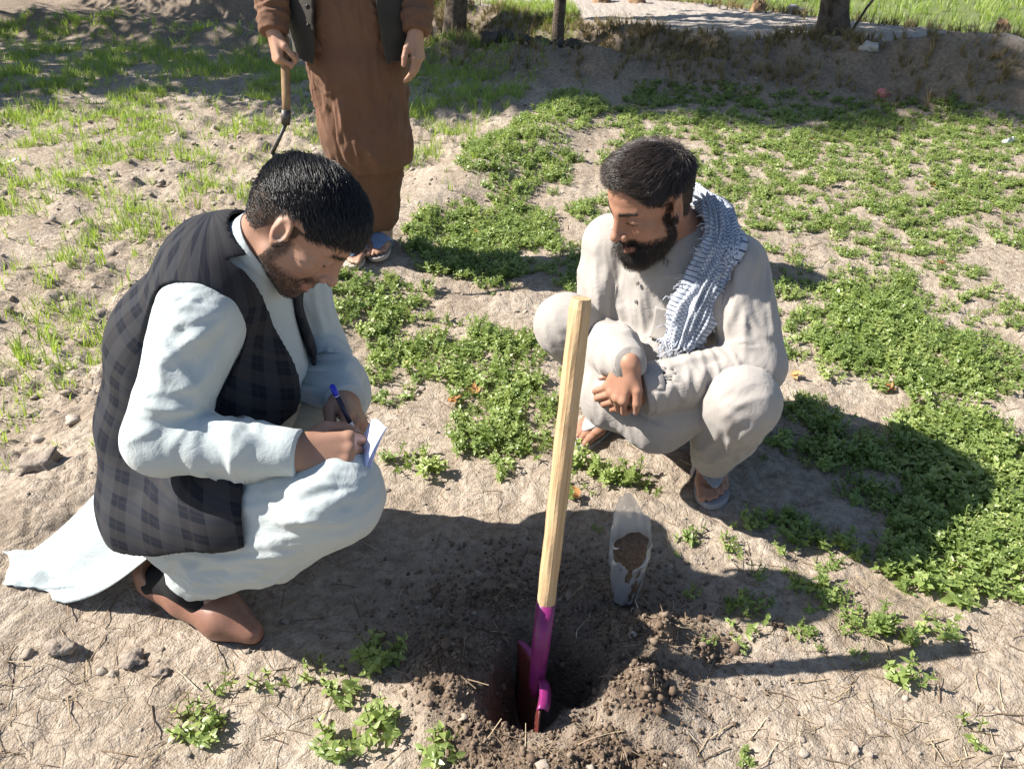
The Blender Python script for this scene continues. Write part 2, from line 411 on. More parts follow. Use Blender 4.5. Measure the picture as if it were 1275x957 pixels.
# --- grass of the field beyond the footpath
n = 9000; fy = r.uniform(6.5, 16, n); fx = r.uniform(-2, 13, n); ok = line_t(fx, fy, 10.45, -.95) > .1; fx, fy = fx[ok], fy[ok]; n = len(fx)
sd = scatter('field_grass', np.stack([fx, fy, ground_z(fx, fy)], 1), np.stack([r.normal(0, .2, n), r.normal(0, .2, n), r.uniform(0, 6.28, n)], 1), r.uniform(1.2, 2.6, n), r.integers(0, 7, n), grass_col)
tag(sd, 'short green crop in the field beyond the footpath', 'grass')
# --- dry weeds on the ditch bank
DRY = leaf_mat('dry_grass', [(0, (.085, .085, .030)), (.35, (.20, .155, .070)), (.7, (.38, .28, .145)), (1, (.12, .14, .045))], .8, .2, (.28, .22, .08))
dry_col = unlinked('dry_grass_templates')
for k in range(5):
    V, F, a = tuft(300 + k, 14, [.13, .17, .11, .20, .15][k], .0055, .9); template(dry_col, 'dry_tuft_%d' % k, V, F, DRY, {'lr': ('FLOAT', a)})
n = 60000; fx = r.uniform(-1.6, 7, n); fy = r.uniform(4, 12, n); t1 = line_t(fx, fy, 6.45, -.375); s1 = line_t(fx, fy, 7.90, -.70); e1 = line_t(fx, fy, 10.4, -.95)
w = 1.6 * sstep(.35, .8, t1) * sstep(.10, -.10, s1) * np.clip(.75 + fbm(P3(fx, fy), .5, 2, 45), 0, 1) + .38 * sstep(-.1, .1, t1) * sstep(.6, .3, t1) * np.clip(.5 + 1.5 * fbm(P3(fx, fy), .3, 2, 47), 0, 1) + .35 * np.exp(-((e1 + .1) / .2) ** 2) * (s1 > 0)
w += .8 * np.exp(-(((fx + .35) / .5) ** 2 + ((fy - 7.3) / .35) ** 2))
ok = r.random(n) < np.clip(w, 0, 1); fx, fy = fx[ok], fy[ok]; n = len(fx)
sd = scatter('dry_bank_grass', np.stack([fx, fy, ground_z(fx, fy)], 1), np.stack([r.normal(0, .25, n), r.normal(0, .25, n), r.uniform(0, 6.28, n)], 1), r.uniform(.35, .85, n), r.integers(0, 5, n), dry_col)
tag(sd, 'dry brown and olive weeds along the ditch bank', 'weeds')
# --- crumbs of soil
def clod_mesh(seed, sub=2, flat=.75, rough=.30):
    bm = bmesh.new(); bmesh.ops.create_icosphere(bm, subdivisions=sub, radius=1.0)
    V = np.array([v.co[:] for v in bm.verts]); F = np.array([[v.index for v in f.verts] for f in bm.faces]); bm.free()
    q = np.random.default_rng(seed)
    for _ in range(7):                                            # broken faces
        n_ = q.normal(0, 1, 3); n_ /= np.linalg.norm(n_); d_ = q.uniform(.45, .85); e = np.maximum(V @ n_ - d_, 0); V = V - e[:, None] * n_ * .9
    V = V * (1 + rough * noise3(V, .8, seed) + rough * .6 * noise3(V, .33, seed + 3) + rough * .45 * noise3(V, .16, seed + 5))[:, None]; V = V * A3_(1, q.uniform(.65, 1), flat); return V, F
def A3_(*p): return np.array(p, float)
CR_D = NT('crumb_soil', .95, .1); cr_ = CR_D.n('ObjectInfo').outputs['Random']; nn_ = CR_D.noise(6, 4)
CR_D.set('Base Color', CR_D.mix(CR_D.math('MULTIPLY', nn_, .5), CR_D.ramp(cr_, [(0, (.10, .070, .048)), (.5, (.175, .128, .090)), (1, (.26, .20, .15))]), (.13, .095, .07))); CR_D.bump(CR_D.noise(9, 4), .5, .002); CR_D = CR_D.m
CR_L = NT('clod_dry', .95, .1); cr_ = CR_L.n('ObjectInfo').outputs['Random']; nn_ = CR_L.noise(5, 5)
CR_L.set('Base Color', CR_L.mix(CR_L.math('MULTIPLY', nn_, .6), CR_L.ramp(cr_, [(0, (.30, .25, .20)), (.6, (.37, .315, .255)), (1, (.43, .375, .31))]), (.30, .25, .205))); CR_L.bump(CR_L.noise(8, 5), .6, .004); CR_L = CR_L.m
crumb_col = unlinked('crumb_templates'); clod_col = unlinked('clod_templates')
for k in range(6):
    V, F = clod_mesh(400 + k, 1, .75, .5); template(crumb_col, 'crumb_%d' % k, V, F, CR_D, None, False); V, F = clod_mesh(420 + k, 2, .55, .45); template(clod_col, 'clod_%d' % k, V, F, CR_L, None, True)
n = 42000; fx = r.uniform(-.45, .65, n); fy = r.uniform(.62, 1.4, n); ok = (r.random(n) < dug(fx, fy) ** 1.3 * .85) & (hole_r(fx, fy) > .72); fx, fy = fx[ok], fy[ok]; n = len(fx)
sz = .0013 + .0058 * r.random(n) ** 3.5 + .011 * r.random(n) ** 1.5 * (r.random(n) < .03)
sd = scatter('soil_crumbs', np.stack([fx, fy, ground_z(fx, fy) + sz * .35], 1), r.uniform(0, 6.28, (n, 3)), sz, r.integers(0, 6, n), crumb_col)
tag(sd, 'loose damp brown crumbs thrown up round the hole', 'soil crumbs')
n = 20000; fx = r.uniform(-5.5, 3.2, n); fy = .72 + 6.0 * r.random(n) ** 1.2; rd = ridge_d(fx, fy)
ok = r.random(n) < np.clip(.45 + .5 * (rd < -.2) + .6 * fbm(P3(fx, fy), .3, 2, 35), .1, 1); ok &= hole_r(fx, fy) > 1.3; fx, fy, rd = fx[ok], fy[ok], rd[ok]; n = len(fx)
ok2 = ~((fx > -1.22) & (fx < -.66) & (fy > 1.1) & (fy < 1.42)); fx, fy, rd = fx[ok2], fy[ok2], rd[ok2]; n = len(fx)
sz = np.where(rd < -.2, 0.003 + .022 * r.random(n) ** 6.0, .0025 + .013 * r.random(n) ** 5)
sd = scatter('dry_crumbs', np.stack([fx, fy, ground_z(fx, fy) + sz * .15], 1), np.stack([r.normal(0, .3, n), r.normal(0, .3, n), r.uniform(0, 6.28, n)], 1), sz, r.integers(0, 6, n), clod_col)
tag(sd, 'pale dry crumbs and small clods strewn over the soil', 'soil crumbs')
# --- bits of straw and dead stalks
STRAW = NT('straw', .8, .2); rs_ = STRAW.n('ObjectInfo').outputs['Random']; STRAW.set('Base Color', STRAW.ramp(rs_, [(0, (.13, .09, .06)), (.45, (.26, .19, .12)), (.8, (.42, .33, .21)), (1, (.55, .47, .34))])); STRAW = STRAW.m
straw_col = unlinked('straw_templates')
for k in range(6):
    q = np.random.default_rng(500 + k); s = Soup(); p = np.zeros(3); d = np.array((1., 0, 0))
    for i in range(5):
        e = p + d * .2; s.add(*stem_piece(p, e, (.007, .012, .016, .009, .020, .011)[k] * (1 - .08 * i)), .5); p = e; d = d + q.normal(0, (.05, .16, .08, .28, .06, .12)[k], 3) * (1, 1, .35); d /= np.linalg.norm(d)
    V, F, a = s.get(); V -= V.mean(0); template(straw_col, 'straw_%d' % k, V, F, STRAW)
n = 60000; fx = r.uniform(-3.0, 3.0, n); fy = .72 + 5 * r.random(n) ** 1.9; ok = (r.random(n) < np.clip(.4 + .9 * fbm(P3(fx, fy), .35, 2, 65) + .2 * (ridge_d(fx, fy) > .2), .05, 1)) & (hole_r(fx, fy) > 1.25); fx, fy = fx[ok], fy[ok]; n = len(fx)
sz = .008 + .085 * r.random(n) ** 3.4
sd = scatter('straw_litter', np.stack([fx, fy, ground_z(fx, fy) + .0025], 1), np.stack([r.normal(0, .12, n), r.normal(0, .10, n), r.uniform(0, 6.28, n)], 1), sz, r.integers(0, 6, n), straw_col)
tag(sd, 'dry straw and dead stalks littering the soil', 'straw')
# --- single mint plants one can point to in the foreground
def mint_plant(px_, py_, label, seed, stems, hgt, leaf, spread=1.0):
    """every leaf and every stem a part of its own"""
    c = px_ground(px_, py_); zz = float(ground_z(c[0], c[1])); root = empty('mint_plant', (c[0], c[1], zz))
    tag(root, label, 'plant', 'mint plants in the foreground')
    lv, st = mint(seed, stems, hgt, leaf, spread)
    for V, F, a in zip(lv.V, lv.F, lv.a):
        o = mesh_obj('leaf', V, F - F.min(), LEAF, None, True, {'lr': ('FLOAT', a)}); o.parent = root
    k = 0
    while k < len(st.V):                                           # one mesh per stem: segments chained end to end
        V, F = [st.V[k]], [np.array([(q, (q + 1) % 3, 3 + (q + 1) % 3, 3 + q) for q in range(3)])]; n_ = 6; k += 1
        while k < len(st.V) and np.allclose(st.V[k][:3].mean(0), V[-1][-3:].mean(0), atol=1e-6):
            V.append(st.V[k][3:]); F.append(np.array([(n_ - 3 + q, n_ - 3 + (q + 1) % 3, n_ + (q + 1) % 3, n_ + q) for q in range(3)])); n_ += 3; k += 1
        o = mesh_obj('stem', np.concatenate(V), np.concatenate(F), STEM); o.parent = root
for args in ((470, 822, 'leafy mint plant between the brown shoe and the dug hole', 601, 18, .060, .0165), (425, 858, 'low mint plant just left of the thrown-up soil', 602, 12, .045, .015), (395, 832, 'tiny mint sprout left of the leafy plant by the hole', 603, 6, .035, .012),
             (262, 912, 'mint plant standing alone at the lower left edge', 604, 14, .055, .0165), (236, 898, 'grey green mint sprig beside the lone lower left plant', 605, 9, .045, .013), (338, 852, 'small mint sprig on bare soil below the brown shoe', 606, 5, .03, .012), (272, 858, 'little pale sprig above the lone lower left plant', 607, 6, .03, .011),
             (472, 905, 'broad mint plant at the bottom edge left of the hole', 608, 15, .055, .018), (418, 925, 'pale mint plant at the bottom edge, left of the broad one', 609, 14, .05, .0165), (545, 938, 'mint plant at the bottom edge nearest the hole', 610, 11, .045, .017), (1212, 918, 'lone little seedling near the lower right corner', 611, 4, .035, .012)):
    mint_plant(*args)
# --- fallen leaves
DEAD = leaf_mat('dead_leaf', [(0, (.30, .13, .045)), (.5, (.42, .21, .075)), (1, (.52, .33, .14))], .8, .15, (.4, .18, .04))
for k, (px_, py_, lb) in enumerate(((590, 497, 'amid the mint between the two squatting men'), (985, 470, 'beside the raised knee of the bearded man'), (1104, 488, 'right of the bearded man, near the large mint clump'), (720, 625, 'just behind the shovel handle'), (597, 300, 'on the mint patch right of the standing man'), (1165, 235, 'on the mint plot at the upper right'), (560, 508, 'left of the one between the squatting men'),
        (1010, 180, 'on the far part of the mint plot'), (235, 92, 'near the hand hoe on the seedling plot'), (150, 155, 'on the seedling plot at the upper left'), (60, 145, 'farthest left on the seedling plot'), (1175, 330, 'on a bare patch at the right of the mint plot'), (885, 505, 'under the thigh of the bearded man'))):
    c = px_ground(px_, py_); q = np.random.default_rng(700 + k); s_ = Soup(); a = q.uniform(0, 6.28)
    for t in range(3): s_.add(*leaf_piece(np.zeros(3), np.array((math.cos(a + (t - 1) * .8), math.sin(a + (t - 1) * .8), .12)), np.array((q.normal(0, .2), q.normal(0, .2), 1.)), .034 * (1.15 if t == 1 else .9), .022, q.uniform(-.5, .1), .25), q.random())
    V, F, at = s_.get(); o = mesh_obj('fallen_leaf', V, F, DEAD, None, True, {'lr': ('FLOAT', at)}); o.location = (c[0], c[1], float(ground_z(c[0], c[1])) + .012)
    tag(o, 'dry orange brown leaf ' + lb, 'leaf', 'dry fallen leaves')
# ------------------------------------------------------------------ implicit-surface modelling kit (for bodies, clothes)
def A3(*p): return np.array(p, np.float64)
def unit(v): v = np.asarray(v, float); return v / np.linalg.norm(v)
def axis_coords(lo, hi, fine_ranges, fine, coarse):
    out = [lo]
    while out[-1] < hi:
        p = out[-1]
        d = min([0 if a <= p <= b else min(abs(p - a), abs(p - b)) for a, b in fine_ranges] or [1])
        out.append(p + min(coarse, fine + d * 0.25))
    return np.array(out, np.float32)
class Field:
    def __init__(s, xs, ys, zs):
        s.c = (np.asarray(xs, np.float32), np.asarray(ys, np.float32), np.asarray(zs, np.float32))
        s.D = np.full(tuple(len(q) for q in s.c), 0.25, np.float32)
    @staticmethod
    def uniform(lo, hi, h): return Field(*[np.arange(a, b + h, h, dtype=np.float32) for a, b in zip(lo, hi)])
    def box(s, lo, hi):
        sl = tuple(slice(max(0, int(np.searchsorted(c, a)) - 1), int(np.searchsorted(c, b)) + 1) for c, a, b in zip(s.c, lo, hi))
        X = s.c[0][sl[0]][:, None, None]; Y = s.c[1][sl[1]][None, :, None]; Z = s.c[2][sl[2]][None, None, :]
        return sl, X, Y, Z
    def comb(s, sl, d, k, op):
        D = s.D[sl]
        if op == 'sub':
            d = -d
            if k <= 0: s.D[sl] = np.maximum(D, d); return
            h = np.clip(0.5 - 0.5 * (D - d) / k, 0, 1); s.D[sl] = D * (1 - h) + d * h + k * h * (1 - h); return
        if op == 'int':
            h = np.clip(0.5 - 0.5 * (D - d) / max(k, 1e-6), 0, 1); s.D[sl] = D * (1 - h) + d * h + k * h * (1 - h); return
        if k <= 0: s.D[sl] = np.minimum(D, d); return
        h = np.clip(0.5 + 0.5 * (D - d) / k, 0, 1); s.D[sl] = D * (1 - h) + d * h - k * h * (1 - h)
    def cone(s, a, b, ra, rb, k=0.01, op='add', lat=None, q=1.0):
        """tapered capsule; lat/q: stretched by q along the unit direction lat"""
        a = np.asarray(a, float); b = np.asarray(b, float)
        if np.linalg.norm(b - a) < 1e-6: b = b + A3(0, 0, 1e-4)
        pad = max(k, 0.0) + 0.012; m = max(ra, rb) * (q if q > 1 else 1)
        sl, X, Y, Z = s.box(np.minimum(a, b) - m - pad, np.maximum(a, b) + m + pad)
        px, py, pz = X - a[0], Y - a[1], Z - a[2]
        ba = b - a
        if lat is not None:
            t = (px * lat[0] + py * lat[1] + pz * lat[2]) * (1.0 / q - 1)
            px, py, pz = px + t * lat[0], py + t * lat[1], pz + t * lat[2]
            tb = float(ba @ lat) * (1.0 / q - 1); ba = ba + tb * np.asarray(lat)
        l2 = float(ba @ ba); rr = ra - rb; a2 = max(l2 - rr * rr, 1e-9); il2 = 1 / l2
        y = px * ba[0] + py * ba[1] + pz * ba[2]; z = y - l2
        p2 = px * px + py * py + pz * pz
        x2 = np.maximum(p2 * l2 * l2 - y * y * l2, 0); y2 = y * y * l2; z2 = z * z * l2
        kk = np.sign(rr) * rr * rr * x2
        d = np.where(np.sign(z) * a2 * z2 > kk, np.sqrt(x2 + z2) * il2 - rb,
            np.where(np.sign(y) * a2 * y2 < kk, np.sqrt(x2 + y2) * il2 - ra, (np.sqrt(x2 * a2 * il2) + y * rr) * il2 - ra))
        s.comb(sl, d.astype(np.float32), k, op)
    def chain(s, pts, rs, k=0.01, op='add', **kw):
        for i in range(len(pts) - 1): s.cone(pts[i], pts[i + 1], rs[i], rs[i + 1], k, op, **kw)
    def ball(s, c, r, k=0.01, op='add'): s.cone(c, np.asarray(c) + A3(0, 0, 1e-4), r, r, k, op)
    def ell(s, c, r, R=None, k=0.01, op='add'):
        c = np.asarray(c, float); r = np.asarray(r, float); R = np.eye(3) if R is None else R
        m = r.max() + max(k, 0) + 0.012
        sl, X, Y, Z = s.box(c - m, c + m)
        px, py, pz = X - c[0], Y - c[1], Z - c[2]
        q = [px * R[0, i] + py * R[1, i] + pz * R[2, i] for i in range(3)]
        k0 = np.sqrt(sum((q[i] / r[i]) ** 2 for i in range(3))); k1 = np.sqrt(sum((q[i] / r[i] ** 2) ** 2 for i in range(3))) + 1e-9
        s.comb(sl, (k0 * (k0 - 1) / k1).astype(np.float32), k, op)
    def plane(s, p, n, k=0.0, op='int', lo=None, hi=None):
        """keep (int) or remove (sub) what lies behind the plane"""
        n = unit(n)
        lo = lo if lo is not None else [c[0] for c in s.c]; hi = hi if hi is not None else [c[-1] for c in s.c]
        sl, X, Y, Z = s.box(lo, hi)
        d = ((X - p[0]) * n[0] + (Y - p[1]) * n[1] + (Z - p[2]) * n[2]).astype(np.float32)
        s.comb(sl, np.broadcast_to(d, s.D[sl].shape), k, op)
    def pts(s):
        X, Y, Z = np.meshgrid(*s.c, indexing='ij'); return X, Y, Z
    def sample(s, P):
        idx = []; fr = []
        for a in range(3):
            c = s.c[a]; i = np.clip(np.searchsorted(c, P[:, a]) - 1, 0, len(c) - 2)
            idx.append(i); fr.append(np.clip((P[:, a] - c[i]) / (c[i + 1] - c[i]), 0, 1))
        out = 0
        for dx in (0, 1):
            for dy in (0, 1):
                for dz in (0, 1):
                    w = (fr[0] if dx else 1 - fr[0]) * (fr[1] if dy else 1 - fr[1]) * (fr[2] if dz else 1 - fr[2])
                    out = out + w * s.D[idx[0] + dx, idx[1] + dy, idx[2] + dz]
        return out
    def grad(s, P, e=0.003):
        g = np.stack([s.sample(P + A3(*[e if i == a else 0 for i in range(3)])) - s.sample(P - A3(*[e if i == a else 0 for i in range(3)])) for a in range(3)], 1)
        return g / (np.linalg.norm(g, axis=1)[:, None] + 1e-9)
    def mesh(s):
        D = s.D; S = D < 0
        cnt = np.zeros(tuple(n - 1 for n in D.shape), np.int8)
        for a in (0, 1):
            for b in (0, 1):
                for c in (0, 1):
                    cnt += S[a:D.shape[0] - 1 + a, b:D.shape[1] - 1 + b, c:D.shape[2] - 1 + c]
        I, J, K = np.nonzero((cnt > 0) & (cnt < 8))
        idx = np.full(cnt.shape, -1, np.int32); idx[I, J, K] = np.arange(len(I))
        cor = [(a, b, c) for a in (0, 1) for b in (0, 1) for c in (0, 1)]
        val = {q: D[I + q[0], J + q[1], K + q[2]] for q in cor}
        co = {q: np.stack([s.c[0][I + q[0]], s.c[1][J + q[1]], s.c[2][K + q[2]]], 1) for q in cor}
        acc = np.zeros((len(I), 3)); n = np.zeros(len(I))
        for q in cor:
            for ax in range(3):
                if q[ax]: continue
                p = tuple(1 if i == ax else q[i] for i in range(3))
                m = (val[q] < 0) != (val[p] < 0)
                t = (val[q][m] / (val[q][m] - val[p][m]))[:, None]
                acc[m] += co[q][m] * (1 - t) + co[p][m] * t; n[m] += 1
        V = acc / n[:, None]
        quads = []
        for ax in range(3):
            u, v = [(1, 2), (2, 0), (0, 1)][ax]
            sa = [slice(None)] * 3; sb_ = [slice(None)] * 3
            sa[ax] = slice(0, -1); sb_[ax] = slice(1, None)
            for w in (u, v): sa[w] = slice(1, -1); sb_[w] = slice(1, -1)
            A, B = S[tuple(sa)], S[tuple(sb_)]
            E = np.argwhere(A != B); inside = A[tuple(E.T)]
            E = E.copy(); E[:, u] += 1; E[:, v] += 1
            def cell(du, dv):
                e = E.copy(); e[:, u] += du; e[:, v] += dv; return idx[e[:, 0], e[:, 1], e[:, 2]]
            Q = np.stack([cell(-1, -1), cell(0, -1), cell(0, 0), cell(-1, 0)], 1)
            Q[~inside] = Q[~inside][:, ::-1]; quads.append(Q)
        F = np.concatenate(quads); F = F[(F >= 0).all(1)]
        return V, F
def keep_largest(V, F):
    """drop floating crumbs, keep the one connected surface"""
    n = len(V); lab = np.arange(n)
    E = np.concatenate([F[:, [0, 1]], F[:, [1, 2]], F[:, [2, 3]]])
    for _ in range(400):
        m = np.minimum(lab[E[:, 0]], lab[E[:, 1]]); old = lab.copy()
        np.minimum.at(lab, E[:, 0], m); np.minimum.at(lab, E[:, 1], m)
        lab = lab[lab]
        if (lab == old).all(): break
    root = np.bincount(lab).argmax(); keep = lab == root
    remap = np.cumsum(keep) - 1
    return V[keep], remap[F[keep[F[:, 0]]]]
def smooth_mesh(V, F, it=2, w=0.5):
    E = np.concatenate([F[:, [0, 1]], F[:, [1, 2]], F[:, [2, 3]], F[:, [3, 0]]]); n = len(V)
    deg = np.bincount(E.ravel(), minlength=n)[:, None] + 1e-9
    for _ in range(it):
        s = np.stack([np.bincount(E[:, 0], V[E[:, 1], a], n) + np.bincount(E[:, 1], V[E[:, 0], a], n) for a in range(3)], 1)
        V = V + w * (s / deg - V)
    return V
def vnormals(V, F):
    c = np.cross(V[F[:, 2]] - V[F[:, 0]], V[F[:, 3]] - V[F[:, 1]]); N = np.zeros_like(V)
    for a in range(3):
        for j in range(4): N[:, a] += np.bincount(F[:, j], c[:, a], len(V))
    return N / (np.linalg.norm(N, axis=1)[:, None] + 1e-12)

def folds(V, F, bones, seed=1, pin=None, extra=()):
    """sculpt cloth folds: billowed noise stretched along (mode 'l') or round (mode 'c') the limb it covers.
    bones: (a, b, mode, wave, stretch, amp, twist); extra: single creases (polyline, width, height)"""
    N = vnormals(V, F); tot = 0; wsum = 0
    ds = []
    for A, B, *_ in bones:
        t = np.clip(((V - A) @ (B - A)) / ((B - A) @ (B - A)), 0, 1)[:, None]; ds.append(np.linalg.norm(V - (A + t * (B - A)), axis=1))
    dm = np.min(ds, 0)
    for i, (A, B, mode, wave, st, amp, tw) in enumerate(bones):
        ax = unit(B - A); rel = V - A; al = rel @ ax; pr = rel - ax * al[:, None]
        e1 = unit(np.cross(ax, A3(.3, .2, .9))); e2 = np.cross(ax, e1)
        c, s_ = pr @ e1, pr @ e2; th = tw * al; c, s_ = c * np.cos(th) - s_ * np.sin(th), c * np.sin(th) + s_ * np.cos(th)
        warp = noise3(V, 0.16, seed + 40 + i) * 0.9
        if mode == 'l': q = np.stack([c / wave + warp, s_ / wave + warp * .7, al / (wave * st)], 1)
        else: q = np.stack([c / (wave * st), s_ / (wave * st), al / wave + warp + tw * .05 * c / wave], 1)
        n1 = np.abs(noise3(q, 1.0, seed + i)); n2 = np.abs(noise3(q, 0.52, seed + 9 + i))
        h = amp * (1.5 * np.clip(1 - 2.6 * n1, 0, 1) ** 1.4 + 0.6 * np.clip(1 - 2.6 * n2, 0, 1) ** 1.4 - 0.5) * (0.35 + 0.9 * np.clip(noise3(V, .20, seed + 70 + i) + .55, 0, 1))
        tt = al / np.linalg.norm(B - A); h = h * (0.30 + 0.70 * sstep(-.12, .22, tt) * sstep(1.04, .74, tt))
        w = np.exp(-(ds[i] - dm) / 0.02); tot = tot + w * h; wsum = wsum + w
    H = tot / wsum
    for line, wd, ht in extra:
        line = [np.asarray(p, float) for p in line]; d = np.full(len(V), 9.0); u = np.zeros(len(V))
        for k in range(len(line) - 1):
            a, b = line[k], line[k + 1]; t = np.clip(((V - a) @ (b - a)) / ((b - a) @ (b - a)), 0, 1)
            q = np.linalg.norm(V - a - t[:, None] * (b - a), axis=1); m = q < d; d[m] = q[m]; u[m] = (k + t[m]) / (len(line) - 1)
        fade = np.sin(np.clip(u, 0.02, .98) * math.pi) ** .6
        dr = unit(line[-1] - line[0]); sg = ((V - line[0]) * np.cross(N, dr)).sum(1) > 0      # a crease is steep on one side, soft on the other
        H = H + ht * fade * (np.where(sg, np.exp(-d / (.8 * wd)), np.exp(-(d / (2.4 * wd)) ** 1.6)) - .25 * np.exp(-(d / (4 * wd)) ** 2))
    if pin is not None: H = H * (1 - pin)
    return V + N * H[:, None]
def on_sight(field, px, py, lift=0.0):
    """point of a garment on the line of sight through a photo pixel (to lay a crease where it was seen)"""
    p = math.radians(CAM_PITCH); u, v = (px - 637.5) / CAM_F, (py - 478.5) / CAM_F
    r = unit(A3(u, math.cos(p) - v * math.sin(p), -math.sin(p) - v * math.cos(p))); t = np.linspace(.9, 3.6, 1400); q = A3(0, 0, CAM_H) + np.outer(t, r)
    inb = np.all([(q[:, a] > field.c[a][1]) & (q[:, a] < field.c[a][-2]) for a in range(3)], 0); s = np.where(inb, field.sample(q), 1.0)
    i = int(np.argmax(s < lift)) if (s < lift).any() else int(np.argmin(s)); return q[i]
def fan(cx, cy, a0, a1, r0, r1, n, w=.007, h=.0065, seed=1):
    """folds that radiate from where cloth is pinched"""
    q = np.random.default_rng(seed); out = []
    for k in range(n):
        a = math.radians(a0 + (a1 - a0) * (k + q.uniform(.2, .8)) / n); bend = q.normal(0, .12); e = r1 * q.uniform(.65, 1.1)
        out.append(([(cx + math.cos(a + bend * t) * (r0 + (e - r0) * t), cy + math.sin(a + bend * t) * (r0 + (e - r0) * t)) for t in (0, .33, .66, 1)], w * q.uniform(.7, 1.3), h * q.uniform(.6, 1.2) * (1 if q.random() < .8 else -.7)))
    return out
def creases(field, lines): return [([on_sight(field, *p) for p in ln], w, h) for ln, w, h in lines]
def tuck(V, cover, depth=0.010, mask=None):
    """push cloth that lies under another garment inside it"""
    s = cover.sample(V); m = (s > -depth) & (s < .05)
    if mask is not None: m &= mask
    V = V.copy(); V[m] -= cover.grad(V[m]) * (s[m] + depth)[:, None]; return V

class Frame:
    def __init__(s, o, fwd, up, scale=1.0):
        f = unit(fwd); r = unit(np.cross(f, up)); u = np.cross(r, f)
        s.o = np.asarray(o, float); s.R = np.stack([r, f, u], 1); s.k = scale
    def __call__(s, x, y, z): return s.o + s.R @ (A3(x, y, z) * s.k)
    def inv(s, P): return (P - s.o) @ s.R / s.k

def head_sdf(f, T, neck_base, neck_r=0.058, beard=0.0):
    K = T.k
    def E(c, r, k, op='add', rot=None): f.ell(T(*c), A3(*r) * K, T.R if rot is None else T.R @ rot, k * K, op)
    def C(a, b, ra, rb, k, op='add'): f.cone(T(*a), T(*b), ra * K, rb * K, k * K, op)
    C((0, -.028, -.035), tuple(T.inv(np.asarray(neck_base))), .052, neck_r, .02)
    E((0, -.010, .045), (.075, .096, .080), .02)
    E((0, -.046, .012), (.062, .058, .062), .03)
    E((0, .034, .052), (.064, .056, .060), .03)
    E((0, .040, -.022), (.058, .052, .076), .025)
    for s in (-1, 1):
        C((s * .047, .008, -.056), (s * .017, .074, -.094), .021, .017, .03)
        f.ball(T(s * .043, .060, -.014), .020 * K, .02 * K)
        C((s * .010, .089, .033), (s * .046, .070, .034), .0105, .009, .012)
    f.ball(T(0, .082, -.098), .018 * K, .02 * K)
    for s in (-1, 1):
        E((s * .033, .107, .0125), (.0205, .0200, .0130), .010, 'sub')
        f.ball(T(s * .032, .0725, .0095), .0150 * K, .003 * K)
        E((s * .0325, .0800, .0120), (.0170, .0105, .0088), .0035)
        E((s * .0325, .0785, .0005), (.0160, .0088, .0060), .004)
        C((s * .021, .098, -.036), (s * .034, .079, -.066), .003, .002, .008, 'sub')
        C((s * .0185, .0880, .0038), (s * .0325, .0935, .0028), .0010, .0014, .0015, 'sub')
        C((s * .0325, .0935, .0028), (s * .0470, .0850, .0040), .0014, .0010, .0015, 'sub')
    C((0, .080, .022), (0, .088, -.030), .0150, .0165, .012)
    C((0, .092, .024), (0, .114, -.020), .0078, .0100, .012)
    f.ball(T(0, .1190, -.0255), .0110 * K, .006 * K)
    for s in (-1, 1):
        f.ball(T(s * .0138, .1035, -.0300), .0092 * K, .005 * K)
        f.ball(T(s * .0070, .1060, -.0395), .0042 * K, .003 * K, 'sub')
    C((0, .098, -.040), (0, .0955, -.057), .0075, .0085, .012)
    for s in (-1, 1):
        C((0, .1000, -.0635), (s * .023, .0870, -.0690), .0062, .0040, .004)
        C((0, .0985, -.0775), (s * .020, .0875, -.0725), .0070, .0040, .004)
        C((0, .1075, -.0702), (s * .024, .0935, -.0706), .0016, .0012, .002, 'sub')
    for s in (-1, 1):                                    # ears
        a = s * 0.42; ca, sa = math.cos(a), math.sin(a)
        rot = np.array([[ca, -sa, 0], [sa, ca, 0], [0, 0, 1.0]]).T
        t = 0.22; rt = np.array([[1, 0, 0], [0, math.cos(t), -math.sin(t)], [0, math.sin(t), math.cos(t)]])
        E((s * .0790, -.014, .004), (.0080, .0190, .0310), .006, 'add', rot @ rt)
        E((s * .0865, -.010, -.001), (.0075, .0110, .0170), .004, 'sub', rot @ rt)
        E((s * .0865, -.014, .016), (.0045, .0110, .0100), .003, 'sub', rot @ rt)
        f.ball(T(s * .0750, -.005, -.026), .0085 * K, .006 * K)
        f.ball(T(s * .0785, .0035, -.002), .0050 * K, .004 * K)

